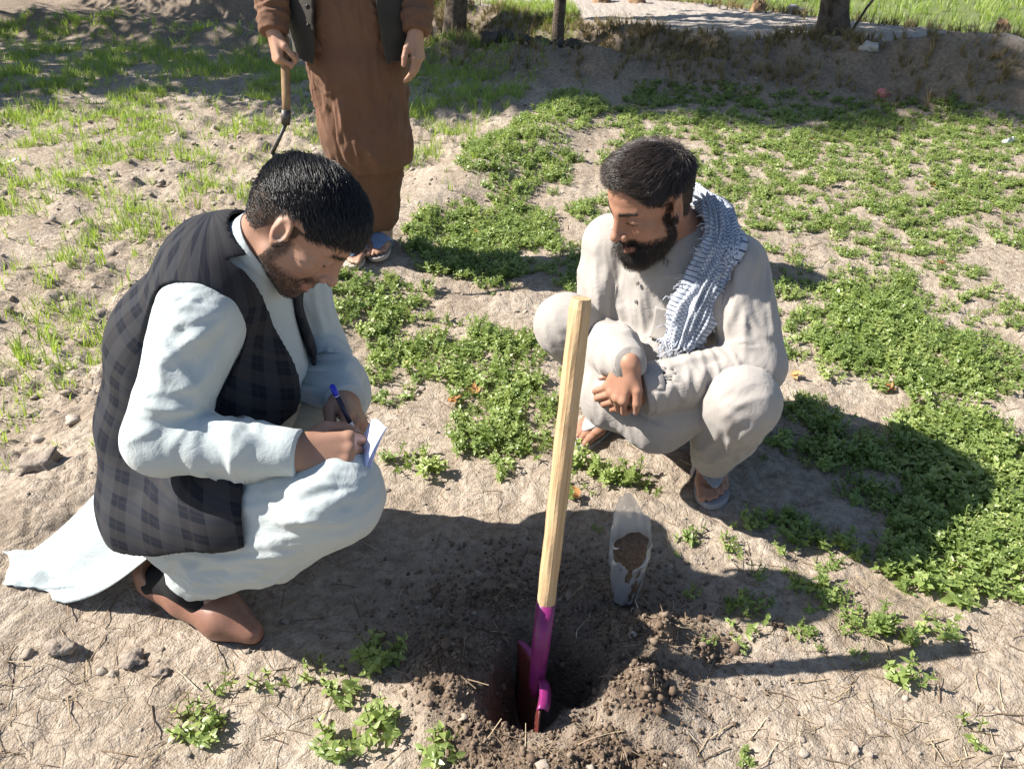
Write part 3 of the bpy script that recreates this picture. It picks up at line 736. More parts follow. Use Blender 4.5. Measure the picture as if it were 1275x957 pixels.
def hand_sdf(f, W, fw, dorsal, right=True, curls=None, spread=0.0, thumb=None, k=1.0, lift=None):
    """wrist, finger direction, back-of-hand direction; curls: four triples of degrees; thumb: three directions in (forward, thumbside, dorsal)"""
    fw = unit(fw); n = unit(np.asarray(dorsal) - fw * (np.asarray(dorsal) @ fw)); t = np.cross(n, fw) if right else np.cross(fw, n)
    W = np.asarray(W, float)
    L = lambda a, b, c: W + (fw * a + t * b + n * c) * k
    curls = curls or [(25, 30, 20)] * 4
    lat = (.029, .0095, -.0105, -.0290); ml = (.094, .096, .091, .083)
    ph = [(.043, .026, .021), (.047, .030, .022), (.043, .028, .021), (.034, .021, .019)]
    rr = [(.0100, .0090, .0080, .0066), (.0103, .0092, .0081, .0067), (.0098, .0088, .0077, .0064), (.0086, .0076, .0067, .0057)]
    tips = []
    for i in range(4):
        m = L(ml[i], lat[i], .003 - abs(i - 1.2) * .002)
        f.cone(L(.006, lat[i] * .55, 0), m, .0165 * k, .0118 * k, .012 * k)
    f.cone(L(.018, .014, -.008), L(.075, .020, -.008), .015 * k, .011 * k, .012 * k)
    f.cone(L(.018, -.014, -.008), L(.070, -.020, -.006), .014 * k, .010 * k, .012 * k)
    for i in range(4):
        p = L(ml[i], lat[i], .003 - abs(i - 1.2) * .002); ang = 0; sp = math.radians((1.3 - i) * spread)
        base = unit(fw * math.cos(sp) + t * math.sin(sp))
        f.ball(p, .0122 * k, .006 * k)
        for j in range(3):
            ang += math.radians(curls[i][j]); d = base * math.cos(ang) - n * math.sin(ang)
            q = p + d * ph[i][j] * k
            f.cone(p, q, rr[i][j] * k, rr[i][j + 1] * k, (.0022 if j == 0 else .0018) * k)
            p = q
        tips.append((p, d))
    th = thumb or [(.75, .65, -.25), (.90, .35, -.25), (.95, .15, -.25)]
    p = L(.022, .020, -.008)
    for j, (dr, ln, r0, r1) in enumerate(zip(th, (.044, .033, .027), (.0165, .0128, .0112), (.0130, .0108, .0078))):
        d = unit(fw * dr[0] + t * dr[1] + n * dr[2]); q = p + d * ln * k
        f.cone(p, q, r0 * k, r1 * k, (.012 if j == 0 else .003) * k); p = q
    tips.append((p, d))
    return tips, (fw, n, t)

def foot_sdf(f, ankle, heel, toe, up=(0, 0, 1), left=True, k=1.0, toes=True):
    """bare foot from the ankle joint to the toes resting on the line heel -> toe"""
    heel = np.asarray(heel, float); toe = np.asarray(toe, float); fw = unit(toe - heel); u = unit(np.asarray(up) - fw * (np.asarray(up) @ fw))
    s = np.cross(fw, u); inn = s if left else -s                       # towards the big toe
    L = lambda a, b, c: heel + (fw * a + inn * b + u * c) * k
    f.cone(ankle, L(.035, 0, .035), .036 * k, .033 * k, .02)
    f.cone(ankle, L(.13, .008, .034), .036 * k, .024 * k, .03)
    for b0, a1 in ((.026, .175), (.008, .180), (-.010, .172), (-.026, .160)):
        f.cone(L(.08, b0 * .6, .026), L(a1, b0, .015), .022 * k, .0135 * k, .015)
    f.cone(L(.04, -.012, .018), L(.15, -.026, .014), .022 * k, .013 * k, .015)
    for i, (b0, a0, ln, r) in enumerate(((.032, .178, .055, .0125), (.011, .185, .046, .0088), (-.006, .182, .040, .0083), (-.021, .173, .034, .0079), (-.034, .162, .028, .0076))):
        f.chain([L(a0 - .012, b0, .013), L(a0 + ln * .5, b0, .0135), L(a0 + ln, b0 + .001, .009)], [r * k, r * k * .97, r * k * .85], .003 * k)
    return L
# ------------------------------------------------------------------ people: shared materials and builders
def skin_mat(name, base, dark, beard=(0.012, 0.009, 0.008)):
    M = NT(name, 0.52, 0.35)
    n = M.noise(60, 5, 0.6); n2 = M.noise(9, 3, 0.5)
    c = M.ramp(n2, [(0.3, dark), (0.65, base)])
    c = M.mix(M.math('MULTIPLY', n, 0.35), c, tuple(q * 0.72 for q in base))
    c = M.mix(M.math('MULTIPLY', M.attr('lip'), 0.55), c, (0.30, 0.105, 0.085))
    c = M.mix(M.math('MULTIPLY', M.attr('nail'), 0.6), c, (0.52, 0.36, 0.30))
    c = M.mix(M.math('MULTIPLY', M.attr('hairy'), M.math('ADD', 0.55, M.math('MULTIPLY', n, 0.6)), clamp=True), c, beard)
    M.set('Base Color', c)
    M.set('Subsurface Weight', 0.06); M.set('Subsurface Scale', 0.006); M.set('Subsurface Radius', (1.0, 0.35, 0.2))
    wr = M.math('ABSOLUTE', M.math('SUBTRACT', M.noise(95, 4, .6, dist=1.2), .5))
    M.bump(M.math('ADD', M.math('MULTIPLY', M.noise(520, 3, 0.6), .7), M.math('ADD', M.math('MULTIPLY', n, 0.6), M.math('MULTIPLY', wr, -1.2))), 0.22, 0.0018)
    return M.m
def cloth_mat(name, base, dark=None, weave=900, rough=0.85, sheen=0.15, bump=0.25):
    M = NT(name, rough, 0.2)
    dark = dark or tuple(q * 0.86 for q in base)
    n = M.noise(14, 5, 0.6)
    M.set('Base Color', M.ramp(n, [(0.3, dark), (0.7, base)]))
    M.set('Sheen Weight', sheen)
    w = M.noise(weave, 2, 0.5); cr = M.math('ABSOLUTE', M.math('SUBTRACT', M.noise(20, 5, 0.62, dist=1.4), .5)); c2 = M.math('ABSOLUTE', M.math('SUBTRACT', M.noise(48, 4, 0.6, dist=.8), .5))
    hgt = M.math('ADD', M.math('MULTIPLY', cr, -2.0), M.math('MULTIPLY', c2, -.7))
    M.bump(M.math('ADD', M.math('MULTIPLY', w, 0.12), hgt), bump * 1.0, 0.006)
    return M.m
def hair_mat(name, c1, c2, rough=0.38):
    M = NT(name, rough, 0.5)
    r = M.n('HairInfo').outputs['Random']
    M.set('Base Color', M.ramp(r, [(0.0, c1), (1.0, c2)]))
    return M.m
SC.cycles_curves.shape = 'THICK'
def strands(name, P, mat, parent, r0=0.00045, r1=0.0002):
    """P: (n, k, 3) points of n hairs"""
    n, k, _ = P.shape
    hc = bpy.data.hair_curves.new(name)
    hc.add_curves([k] * n)
    hc.points.foreach_set('position', P.astype(np.float32).ravel())
    a = hc.attributes.get('radius') or hc.attributes.new('radius', 'FLOAT', 'POINT')
    a.data.foreach_set('value', np.tile(np.linspace(r0, r1, k), n).astype(np.float32))
    hc.materials.append(mat)
    o = bpy.data.objects.new(name, hc); COL.objects.link(o)
    if parent is not None:
        o.parent = parent; o.matrix_parent_inverse = Matrix.Translation(-parent.location)
    return o
def grow(field, roots, normals, comb, length, lift, k=7, seed=0, curl=0.0, clump=0.0, settle=True):
    """hairs that leave the skin and lie along the comb direction; comb(P) -> (n, 3) directions, lift -> height over the skin"""
    r = np.random.default_rng(seed); n = len(roots)
    L = length * r.uniform(0.75, 1.15, n); H = lift * r.uniform(0.15, 1.0, n)
    p = roots.copy(); out = [p - normals * 0.001]; jit = r.normal(0, 0.12, (n, 3))
    for i in range(1, k):
        u = i / (k - 1); d = comb(p) + jit + curl * r.normal(0, 1, (n, 3))
        if i == 1: d = d + normals * 0.9
        d /= np.linalg.norm(d, axis=1)[:, None] + 1e-9
        p = p + d * (L / (k - 1))[:, None]
        if settle:
            g = field.grad(p); s = field.sample(p); tgt = np.minimum(H, 0.3 * H + H * u)
            mv = np.where(s < 0.11, tgt - s, 0.0) * np.where(s > tgt, 0.55, 1.0)
            p = p + g * mv[:, None]
        out.append(p)
    P = np.stack(out, 1)
    if clump > 0:
        c = r.integers(0, n, max(n // 14, 1)); cp = P[c]
        best = np.zeros(n, int); bd = np.full(n, 9.0)
        for j in range(len(c)):
            d = ((roots - cp[j, 0]) ** 2).sum(1); m = d < bd; bd[m] = d[m]; best[m] = j
        w = clump * np.linspace(0, 1, k)[None, :, None]
        P = P * (1 - w) + (P[:, :1] * 0.3 + cp[best] + (- cp[best][:, :1] + P[:, :1]) * 0 - P[:, :1] * 0.3) * w
    return P
def pick(V, N, w, n, seed=0, jit=0.0012):
    r = np.random.default_rng(seed); w = np.maximum(w, 0); i = r.choice(len(V), n, p=w / w.sum())
    return V[i] + r.normal(0, jit, (n, 3)), N[i]
def face_masks(h):
    """h: head-space coordinates -> lips, and the area a beard grows on"""
    x, y, z = np.abs(h[:, 0]), h[:, 1], h[:, 2]
    lip = np.exp(-((z + .0700) / .0085) ** 2) * (y > .080) * sstep(.027, .019, x)
    jawline = sstep(-.042, -.066, z + (0.085 - y) * 0.10) * (y > -.002) * (z > -.15)
    cheek = sstep(.004, -.012, z) * (x > .046) * (y > -.004) * sstep(.026, .014, y)
    must = np.exp(-((z + .053) / .0085) ** 2) * (y > .07) * sstep(.034, .026, x)
    beard = np.maximum(np.maximum(jawline, cheek * 1.0), must)
    beard = beard * (1 - np.clip(lip * 1.6, 0, 1)) * (1 - sstep(.012, .0, np.hypot(x - .045, z + .035)) * 0) 
    return lip, beard
def scalp_mask(h, front=0.062, side=0.03):
    x, y, z = np.abs(h[:, 0]), h[:, 1], h[:, 2]
    line = np.interp(y, [-.12, -.045, -.02, .012, .035, .055, .075, .11], [-.062, -.052, .018, .020, .034, .052, front + .008, front + .012])
    line = np.where((y > -.012) & (y < .012) & (x > .055), -.004, line)
    ear = (x > .0735) & (np.hypot(y + .012, z - .004) < .040)
    return sstep(-.004, .004, z - line) * (1 - ear)
def lash_mask(h):
    x, y, z = np.abs(h[:, 0]), h[:, 1], h[:, 2]
    return (np.abs(z - .0036 - 3 * (x - .032) ** 2) < .0022) * (np.abs(x - .032) < .0150) * (y > .065)
def set_attr(me, name, val):
    a = me.attributes.new(name, 'FLOAT', 'POINT'); a.data.foreach_set('value', np.asarray(val, np.float32))
def nail_mask(V, tips):
    m = np.zeros(len(V))
    for p, d, up in tips:
        m = np.maximum(m, (np.linalg.norm(V - (p + up * 0.006), axis=1) < 0.0058) * 1.0)
    return m
def mesh_tube(name, pts, rs, mat, parent, sides=16, caps=True, closed_rings=None):
    """tube along a polyline with a radius at each point"""
    pts = [np.asarray(p, float) for p in pts]; V = []; F = []
    ref = A3(0, 0, 1) if abs(unit(pts[-1] - pts[0])[2]) < .9 else A3(1, 0, 0)
    for i, p in enumerate(pts):
        d = unit(pts[min(i + 1, len(pts) - 1)] - pts[max(i - 1, 0)]); a = unit(np.cross(d, ref)); b = np.cross(d, a)
        for k in range(sides):
            t = 2 * math.pi * k / sides; V.append(p + (a * math.cos(t) + b * math.sin(t)) * rs[i])
    for i in range(len(pts) - 1):
        for k in range(sides):
            k2 = (k + 1) % sides; F.append((i * sides + k, i * sides + k2, (i + 1) * sides + k2, (i + 1) * sides + k))
    if caps: F.append(tuple(range(sides))[::-1]); F.append(tuple(range((len(pts) - 1) * sides, len(pts) * sides)))
    o = mesh_obj(name, np.array(V), F, mat, parent); return o
def comb_face(T, fwd=0.25, down=-1.0):
    def c(P):
        q = T.inv(P); d = np.stack([q[:, 0] * 2, np.full(len(q), fwd), np.full(len(q), down)], 1); return d @ T.R.T
    return c
BUTTON = simple_mat('button_pale_blue', (.42, .52, .75), (.35, .45, .7), 40, .35)
def button(p, n, parent, r=.0052, mat=BUTTON):
    n = unit(n); return mesh_tube('button', [np.asarray(p) - n * .002, np.asarray(p) + n * .0015, np.asarray(p) + n * .0018], [r, r, r * .7], mat, parent, 12)
def cuff(el, wr, r, parent, mat, length=.062, name='cuff'):
    d = unit(wr - el); s = [0, .002, .5 * length, length, length + .003, length + .001, .5 * length, .01]
    rr = [r - .004, r, r - .001, r, r - .003, r - .007, r - .009, r - .010]
    return mesh_tube(name, [wr + d * (q - length + .010) for q in s], rr, mat, parent, 28, False)
# ------------------------------------------------------------------ the man in the waistcoat, squatting on the left, writing
root_l = empty('person', (-0.66, 1.20, 0.0))
tag(root_l, 'man in dark checked waistcoat over pale shirt squatting and writing', 'person')
SH_R, EL_R, WR_R = A3(-.535, 1.195, .705), A3(-.606, 1.088, .530), A3(-.375, 1.065, .520)
SH_L, EL_L, WR_L = A3(-.470, 1.480, .690), A3(-.420, 1.470, .490), A3(-.330, 1.290, .478)
HP_R, KN_R, AN_R = A3(-.665, 1.205, .270), A3(-.315, 1.065, .425), A3(-.675, 1.165, .105)
HP_L, KN_L, AN_L = A3(-.640, 1.390, .270), A3(-.392, 1.385, .430), A3(-.600, 1.430, .100)
SP = [A3(-.700, 1.295, .250), A3(-.690, 1.310, .430), A3(-.625, 1.325, .600), A3(-.532, 1.335, .722)]
NB = A3(-.458, 1.322, .780)
LAT = unit(SH_L - SH_R); 
HL = Frame((-.370, 1.300, .836), (.60, -.12, -.80), (.80, 0.0, .60), .925)
fl = Field(axis_coords(-.95, -.12, [(-.46, -.19)], .0024, .008), axis_coords(.94, 1.72, [(1.02, 1.40)], .0024, .008), axis_coords(-.02, 1.02, [(.44, .59), (.71, .98)], .0024, .008))
fl.chain(SP, [.100, .090, .092, .072], .04, lat=LAT, q=1.25)
fl.cone(SP[3], NB, .07, .055, .04)
for sh, el, wr in ((SH_R, EL_R, WR_R), (SH_L, EL_L, WR_L)):
    fl.cone(SP[3], sh, .06, .052, .05); fl.chain([sh, el, wr], [.050, .040, .0265], .02)
for hp, kn, an in ((HP_R, KN_R, AN_R), (HP_L, KN_L, AN_L)):
    fl.cone(SP[0], hp, .10, .085, .05); fl.chain([hp, kn, an], [.082, .055, .036], .02)
fl.cone(AN_R, A3(-.600, 1.122, .038), .034, .022, .02); fl.cone(AN_R, A3(-.765, 1.205, .065), .036, .032, .02)
fl.cone(AN_L, A3(-.52, 1.405, .038), .034, .022, .02); fl.cone(AN_L, A3(-.69, 1.45, .060), .036, .032, .02)
head_sdf(fl, HL, NB)
tipsR, frR = hand_sdf(fl, WR_R, (.97, .10, -.12), (.05, -.72, .70), True, curls=[(48, 50, 25), (62, 52, 30), (68, 55, 30), (72, 55, 30)], thumb=[(.62, .62, -.45), (.93, .12, -.45), (.95, -.20, -.35)], k=1.0)
tipsL, frL = hand_sdf(fl, WR_L, (.40, -.90, .02), (.78, .28, .56), False, curls=[(34, 34, 18), (38, 38, 20), (42, 40, 22), (46, 42, 24)], thumb=[(.80, .45, -.30), (.97, .05, -.22), (.97, -.15, -.20)], k=1.0)
V, F = fl.mesh(); V, F = keep_largest(V, F); V = smooth_mesh(V, F, 1, 0.4)
h = HL.inv(V); lip, beard = face_masks(h); inh = (np.linalg.norm(h, axis=1) < .20)
scalp = scalp_mask(h) * inh * (h[:, 2] > -.06)
Nl = vnormals(V, F)
body_l = mesh_obj('body', V, F, skin_mat('skin_tan', (.37, .215, .148), (.29, .158, .105)), root_l)
set_attr(body_l.data, 'lip', lip * inh); set_attr(body_l.data, 'hairy', np.maximum(np.maximum(scalp, beard * inh * 0.72), lash_mask(h) * inh))
set_attr(body_l.data, 'nail', nail_mask(V, [(p, d, frR[1]) for p, d in tipsR]))
HAIR_BLACK = hair_mat('hair_black', (.006, .0055, .006), (.016, .013, .012), .34)
def comb_l(P):
    q = HL.inv(P); x, y, z = q[:, 0], q[:, 1], q[:, 2]
    d = np.stack([x * 3.0 + 0.10, y + .060, (z - .13) * 0.55], 1); d /= np.linalg.norm(d, axis=1)[:, None] + 1e-6
    d[:, 1] += 0.75 * sstep(.0, .05, z); d[:, 2] -= 0.5 * sstep(.06, .09, y)
    return d @ HL.R.T
wtop = scalp * (0.35 + 1.0 * sstep(.01, .07, h[:, 2]))
rt_, nn_ = pick(V, Nl, wtop * (np.hypot(h[:, 1] + .012, h[:, 2] - .002) > .036), 15000, 1)
hz = HL.inv(rt_)
ln_ = np.interp(hz[:, 2], [-.06, .0, .03, .07, .12], [.010, .011, .018, .034, .042])
lf_ = np.interp(hz[:, 2], [-.06, .0, .03, .07, .12], [.003, .004, .007, .011, .014])
strands('hair', grow(fl, rt_, nn_, comb_l, ln_, lf_, 8, 2), HAIR_BLACK, root_l, .00048, .0002)
rt_, nn_ = pick(V, Nl, beard * inh, 6000, 3)
strands('beard', grow(fl, rt_, nn_, comb_face(HL), np.full(6000, .004), np.full(6000, .002), 3, 4), HAIR_BLACK, root_l, .0002, .00012)
bw = inh * np.exp(-((h[:, 2] - .032 - 0.10 * (np.abs(h[:, 0]) - .03)) / .0028) ** 2) * (np.abs(h[:, 0]) > .010) * (np.abs(h[:, 0]) < .052) * (h[:, 1] > .05)
rt_, nn_ = pick(V, Nl, bw, 420, 5)
strands('eyebrow', grow(fl, rt_, nn_, lambda P: (np.stack([np.sign(HL.inv(P)[:, 0]), HL.inv(P)[:, 0] * 0, HL.inv(P)[:, 0] * 0 + .3], 1)) @ HL.R.T, np.full(420, .008), np.full(420, .0015), 4, 6), HAIR_BLACK, root_l, .0003, .00015)
# --- waistcoat: a thin shell over back and chest, open in front, with wide armholes
fv = Field.uniform((-.93, .96, .17), (-.34, 1.60, .88), .0038)
fv.chain(SP, [.128, .116, .118, .094], .04, lat=LAT, q=1.27)
fv.chain([A3(-.505, 1.325, .655), A3(-.530, 1.31, .53), A3(-.56, 1.30, .38)], [.096, .122, .120], .05, lat=LAT, q=1.2)
fv.cone(SP[3], NB + A3(-.022, 0, -.012), .092, .073, .05)
for sh in (SH_R, SH_L): fv.cone(SP[3], sh * .75 + SP[3] * .25 + A3(0, 0, .012), .085, .072, .05)
fv.cone(HP_R + A3(.0, .0, .01), HP_R * .55 + KN_R * .45 + A3(0, -.005, .012), .148, .136, .05)
fv.cone(HP_L, HP_L * .6 + KN_L * .4, .145, .125, .05)
cover = Field(*fv.c); cover.D = fv.D.copy()
X, Y, Z = fv.pts(); zs_ = [q[2] for q in SP]; xa = np.interp(Z, zs_, [q[0] for q in SP])
hem = (.362 + .33 * (X + .47) + .006 * np.sin(X * 30) - Z).astype(np.float32)
# --- trousers
SHIRT_PALE = cloth_mat('pale_cotton', (.44, .485, .482), (.405, .45, .445))
ft = Field.uniform((-.93, .90, .03), (-.16, 1.62, .62), .0048)
ft.cone(SP[0], SP[1], .112, .095, .03, lat=LAT, q=1.25)
ft.chain([HP_R, KN_R], [.118, .080], .03); ft.chain([HP_L, KN_L], [.122, .083], .03)
ft.chain([KN_R, A3(-.475, 1.10, .280), AN_R + A3(.015, .0, .022)], [.076, .072, .056], .05)
ft.chain([KN_L, A3(-.480, 1.41, .245), AN_L + A3(.02, 0, .035)], [.080, .090, .062], .05)
ft.cone(A3(-.60, 1.165, .225), A3(-.42, 1.095, .335), .080, .070, .04)
ft.plane(AN_R + A3(-.012, -.005, -.022), (-.55, .10, -.80), .004, 'int', (-.93, .90, .0), (-.45, 1.28, .30))
V, F = ft.mesh(); V, F = keep_largest(V, F)
kx = KN_R + A3(.03, -.04, 0)
V = folds(V, F, [(HP_R, KN_R, 'l', .048, 6, .0060, 1.5), (KN_R, AN_R, 'l', .045, 5, .0070, -2.0), (HP_L, KN_L, 'l', .05, 6, .008, 1), (KN_L, AN_L, 'l', .05, 5, .008, 1)], 3, extra=creases(ft, [([(322, 615), (388, 603), (460, 606)], .008, .008), ([(326, 634), (408, 620), (476, 627)], .009, .010), ([(261, 683), (367, 668), (455, 638)], .010, .012), ([(212, 693), (261, 720), (345, 709)], .009, .011), ([(240, 688), (300, 700), (400, 678)], .009, .011),
    ([(330, 652), (410, 645), (470, 640)], .007, -.007), ([(270, 705), (330, 692), (420, 668)], .007, -.008), ([(205, 705), (240, 735), (300, 742)], .008, .009), ([(350, 606), (410, 594), (450, 592)], .007, .007)] + fan(330, 645, -25, 12, 15, 150, 7, .007, .011, 3) + fan(215, 705, -12, 30, 15, 150, 6, .007, .011, 4) + fan(470, 600, 120, 200, 10, 70, 5, .006, .005, 5)))
V = smooth_mesh(V, F, 3, .5); V = tuck(V, cover, .013, (V[:, 2] > .362 + .33 * (V[:, 0] + .47) + .010) & (V[:, 0] < -.478))
trousers = mesh_obj('trousers', V, F, SHIRT_PALE, root_l)
# --- shirt
fs = Field.uniform((-.93, .90, .18), (-.16, 1.66, .84), .0044)
fs.chain(SP, [.112, .100, .102, .078], .04, lat=LAT, q=1.25)
fs.chain([A3(-.505, 1.325, .655), A3(-.530, 1.31, .53), A3(-.56, 1.30, .40)], [.085, .112, .105], .05, lat=LAT, q=1.15)
fs.cone(SP[3], NB + A3(-.01, 0, -.015), .078, .064, .04)
for sh, el, wr in ((SH_R, EL_R, WR_R), (SH_L, EL_L, WR_L)):
    fs.cone(SP[3], sh, .070, .068, .05); fs.chain([sh, el], [.074, .062], .02); fs.chain([el, el * .35 + wr * .65, wr], [.060, .048, .041], .015)
    d = unit(wr - el); fs.plane(wr + d * .002, d, 0, 'int', wr - .09, wr + .09)
V, F = fs.mesh(); V, F = keep_largest(V, F)
pin = sum(sstep(.085, .045, np.linalg.norm(V - w, axis=1)) for w in (WR_R, WR_L)) + sstep(.09, .05, np.linalg.norm(V - NB, axis=1))
e_ = EL_R
V = folds(V, F, [(SH_R, EL_R, 'l', .046, 6, .0035, 3.0), (EL_R, WR_R, 'c', .042, 3.0, .0040, 1.2), (SH_L, EL_L, 'l', .05, 3.5, .009, -4), (EL_L, WR_L, 'c', .04, 3, .008, 1), (SP[1], SP[3], 'l', .06, 4, .004, 0)], 9, np.clip(pin, 0, 1), extra=creases(fs, [([(275, 352), (235, 378), (195, 412)], .009, .007), ([(294, 366), (235, 425), (163, 478)], .010, .008), ([(250, 432), (205, 452), (165, 475)], .007, .006), ([(262, 468), (215, 490), (162, 508)], .008, .008), ([(254, 505), (215, 513), (160, 528)], .008, .007),
    ([(246, 512), (286, 526), (300, 545)], .007, .009), ([(200, 532), (175, 545), (152, 562)], .007, .008), ([(210, 358), (182, 385), (168, 420)], .009, .008), ([(290, 395), (268, 435), (245, 470)], .008, -.005), ([(250, 520), (225, 540), (215, 565)], .008, .009), ([(320, 552), (300, 560), (290, 578)], .006, .006)] + fan(262, 505, 160, 245, 12, 105, 7, .0075, .0085, 6) + fan(300, 385, 115, 195, 18, 125, 5, .0075, .0080, 7) + fan(252, 517, -8, 40, 12, 85, 5, .0065, .0085, 8) + fan(408, 420, 60, 130, 8, 60, 5, .006, .006, 9)))
V = smooth_mesh(V, F, 3, .5)
inarm = sum((np.linalg.norm(V - (sh + (el - sh) * np.clip(((V - sh) @ (el - sh)) / ((el - sh) @ (el - sh)), 0, 1)[:, None]), axis=1) < .115) for sh, el in ((SH_R, EL_R), (SH_L, EL_L))) > 0
V = np.where(inarm[:, None], V, tuck(V, cover, .009, V[:, 2] > .30))
shirt = mesh_obj('shirt', V, F, SHIRT_PALE, root_l)
for el, wr in ((EL_R, WR_R), (EL_L, WR_L)):
    c_ = cuff(el, wr, .0415, shirt, SHIRT_PALE)
# --- the waistcoat's shell, cut open
Pn = np.stack([X.ravel(), Y.ravel(), Z.ravel()], 1)
wob = (0.0050 * noise3(Pn * A3(1, 1, .45), .10, 33) + .0022 * noise3(Pn * A3(1, 1, .5), .045, 35)).reshape(X.shape)
fv.D = (np.abs(fv.D + wob) - .0043).astype(np.float32)
lat_ = (X - SP[3][0]) * LAT[0] + (Y - SP[3][1]) * LAT[1]; fr_ = X - xa
w_ = np.interp(Z, [.17, .30, .40, .50, .58, .66, .74, .80], [.20, .16, .075, .040, .036, .044, .062, .075])
open_ = np.maximum(np.abs(lat_ + .01) - w_, .03 - fr_)
fv.D = np.maximum(fv.D, -np.maximum(open_, Z - .80).astype(np.float32))
fv.D = np.maximum(fv.D, -np.maximum(np.maximum(-.470 - X, Z - .475), lat_ - .2).astype(np.float32))
fv.D = np.maximum(fv.D, hem)
slit = np.maximum(np.abs(Y - 1.21 - .10 * (Z - .2)) - .004, np.maximum(Z - .33, X + .78))
fv.D = np.maximum(fv.D, -slit.astype(np.float32))
fv.cone(NB + A3(.005, 0, .0), NB + A3(.09, 0, .13), .064, .085, 0.0, 'sub')
for sh, el in ((SH_R, EL_R), (SH_L, EL_L)):
    o_ = unit(sh - SP[3]); fv.cone(sh + o_ * .035 + A3(-.012, 0, -.010), sh * .5 + el * .5 + o_ * .035, .094, .082, 0, 'sub')
V, F = fv.mesh(); V, F = keep_largest(V, F); V = smooth_mesh(V, F, 2, .5)
sp_ = np.array(SP + [NB]); acc_ = np.concatenate([[0], np.cumsum(np.linalg.norm(np.diff(sp_, axis=0), axis=1))])
best = np.full(len(V), 9.); vv = np.zeros(len(V))
for i in range(len(sp_) - 1):
    a_, b_ = sp_[i], sp_[i + 1]; t = np.clip(((V - a_) @ (b_ - a_)) / ((b_ - a_) @ (b_ - a_)), 0 if i else -2, 1); q = np.linalg.norm(V - a_ - t[:, None] * (b_ - a_), axis=1)
    m = q < best; best[m] = q[m]; vv[m] = acc_[i] + t[m] * np.linalg.norm(b_ - a_)
xa_ = np.interp(V[:, 2], zs_, [q[0] for q in SP])
uu = np.arctan2((V - SP[3]) @ LAT, -(V[:, 0] - xa_)) * .145
M = NT('checked_wool', 0.9, 0.15)
pl = M.n('Attribute', attribute_name='plaid').outputs['Vector']
sx = M.n('SeparateXYZ', {'Vector': pl})
def bands(sock, period, duty, off=0.0):
    fr = M.math('FRACT', M.math('ADD', M.math('DIVIDE', sock, period), off)); return M.math('LESS_THAN', fr, duty)
bu, bv_ = bands(sx.outputs[0], .040, .5), bands(sx.outputs[1], .040, .5)
tu, tv = bands(sx.outputs[0], .040, .05, .24), bands(sx.outputs[1], .040, .05, .24)
c = M.mix(M.math('MULTIPLY', bu, .6), (.0085, .0110, .0185), (.044, .047, .054))
c = M.mix(M.math('MULTIPLY', bv_, .5), c, (.048, .045, .044))
c = M.mix(M.math('MULTIPLY', M.math('MAXIMUM', tu, tv), .18), c, (.07, .06, .05))
c = M.mix(M.math('MULTIPLY', M.noise(500, 2), .4), c, (.020, .020, .024))
M.set('Base Color', c)
M.bump(M.math('ADD', M.noise(900, 2), M.noise(40, 4)), .2, .003)
vest = mesh_obj('waistcoat', V, F, M.m, root_l, attrs={'plaid': ('FLOAT_VECTOR', np.stack([uu, vv, uu * 0], 1))})
# shirt collar standing inside the waistcoat
ax_ = unit(HL.o - NB + A3(-.02, 0, 0)); fr2 = unit(np.cross(A3(0, 1, 0), ax_)); fr2 = fr2 if fr2[0] > 0 else -fr2; ce = NB + ax_ * -.004 + A3(.004, 0, 0)
Vc = []
for k in range(33):
    a = math.radians(14 + 332 * k / 32); d = fr2 * math.cos(a) * .066 + A3(0, 1, 0) * math.sin(a) * .068
    for (s, hgt) in ((1.05, -.030), (1.0, .010), (.975, .024), (.94, .026), (.92, .018), (.93, -.03)): Vc.append(ce + d * s + ax_ * (hgt - .010 * math.cos(a)))
Fc = [(i * 6 + j, i * 6 + j + 1, i * 6 + 7 + j, i * 6 + 6 + j) for i in range(32) for j in range(5)]
collar = mesh_obj('collar', np.array(Vc), Fc, SHIRT_PALE, shirt)
# --- shirt tail trailing on the soil behind him
tl, tr = A3(-.80, 1.37, .33), A3(-.705, 1.15, .190)
bl, br = A3(-1.165, 1.285, .012), A3(-1.010, 1.180, .010)
nu, nv = 46, 34; Vt = np.zeros((nu, nv, 3))
for i in range(nu):
    u = i / (nu - 1)
    for j in range(nv):
        v = j / (nv - 1)
        p = (tl * (1 - v) + tr * v) * (1 - u) + (bl * (1 - v) + br * v) * u
        p = p + A3(0, 0, -.10 * math.sin(math.pi * min(u, 1)) * .55)
        p[2] += .030 * math.sin(v * 7.5 + u * 1.2) * math.sin(math.pi * min(1, .25 + u * .8)) + .006 * math.sin(v * 19 + u * 4)
        p[0] += -.02 * math.sin(v * math.pi) * u + .012 * math.sin(v * 9) * u
        p[1] += .018 * math.sin(v * 8 + 1) * u
        Vt[i, j] = p
Vt = Vt.reshape(-1, 3); Vt[:, 2] = np.maximum(Vt[:, 2], ground_z(Vt[:, 0], Vt[:, 1]) + .006)
ti = np.arange(nu * nv).reshape(nu, nv); Ft = np.stack([ti[:-1, :-1], ti[:-1, 1:], ti[1:, 1:], ti[1:, :-1]], -1).reshape(-1, 4)
tail = mesh_obj('shirt_tail', smooth_mesh(Vt, Ft, 1, .4), Ft, SHIRT_PALE, shirt); sm = tail.modifiers.new('thick', 'SOLIDIFY'); sm.thickness = .0025
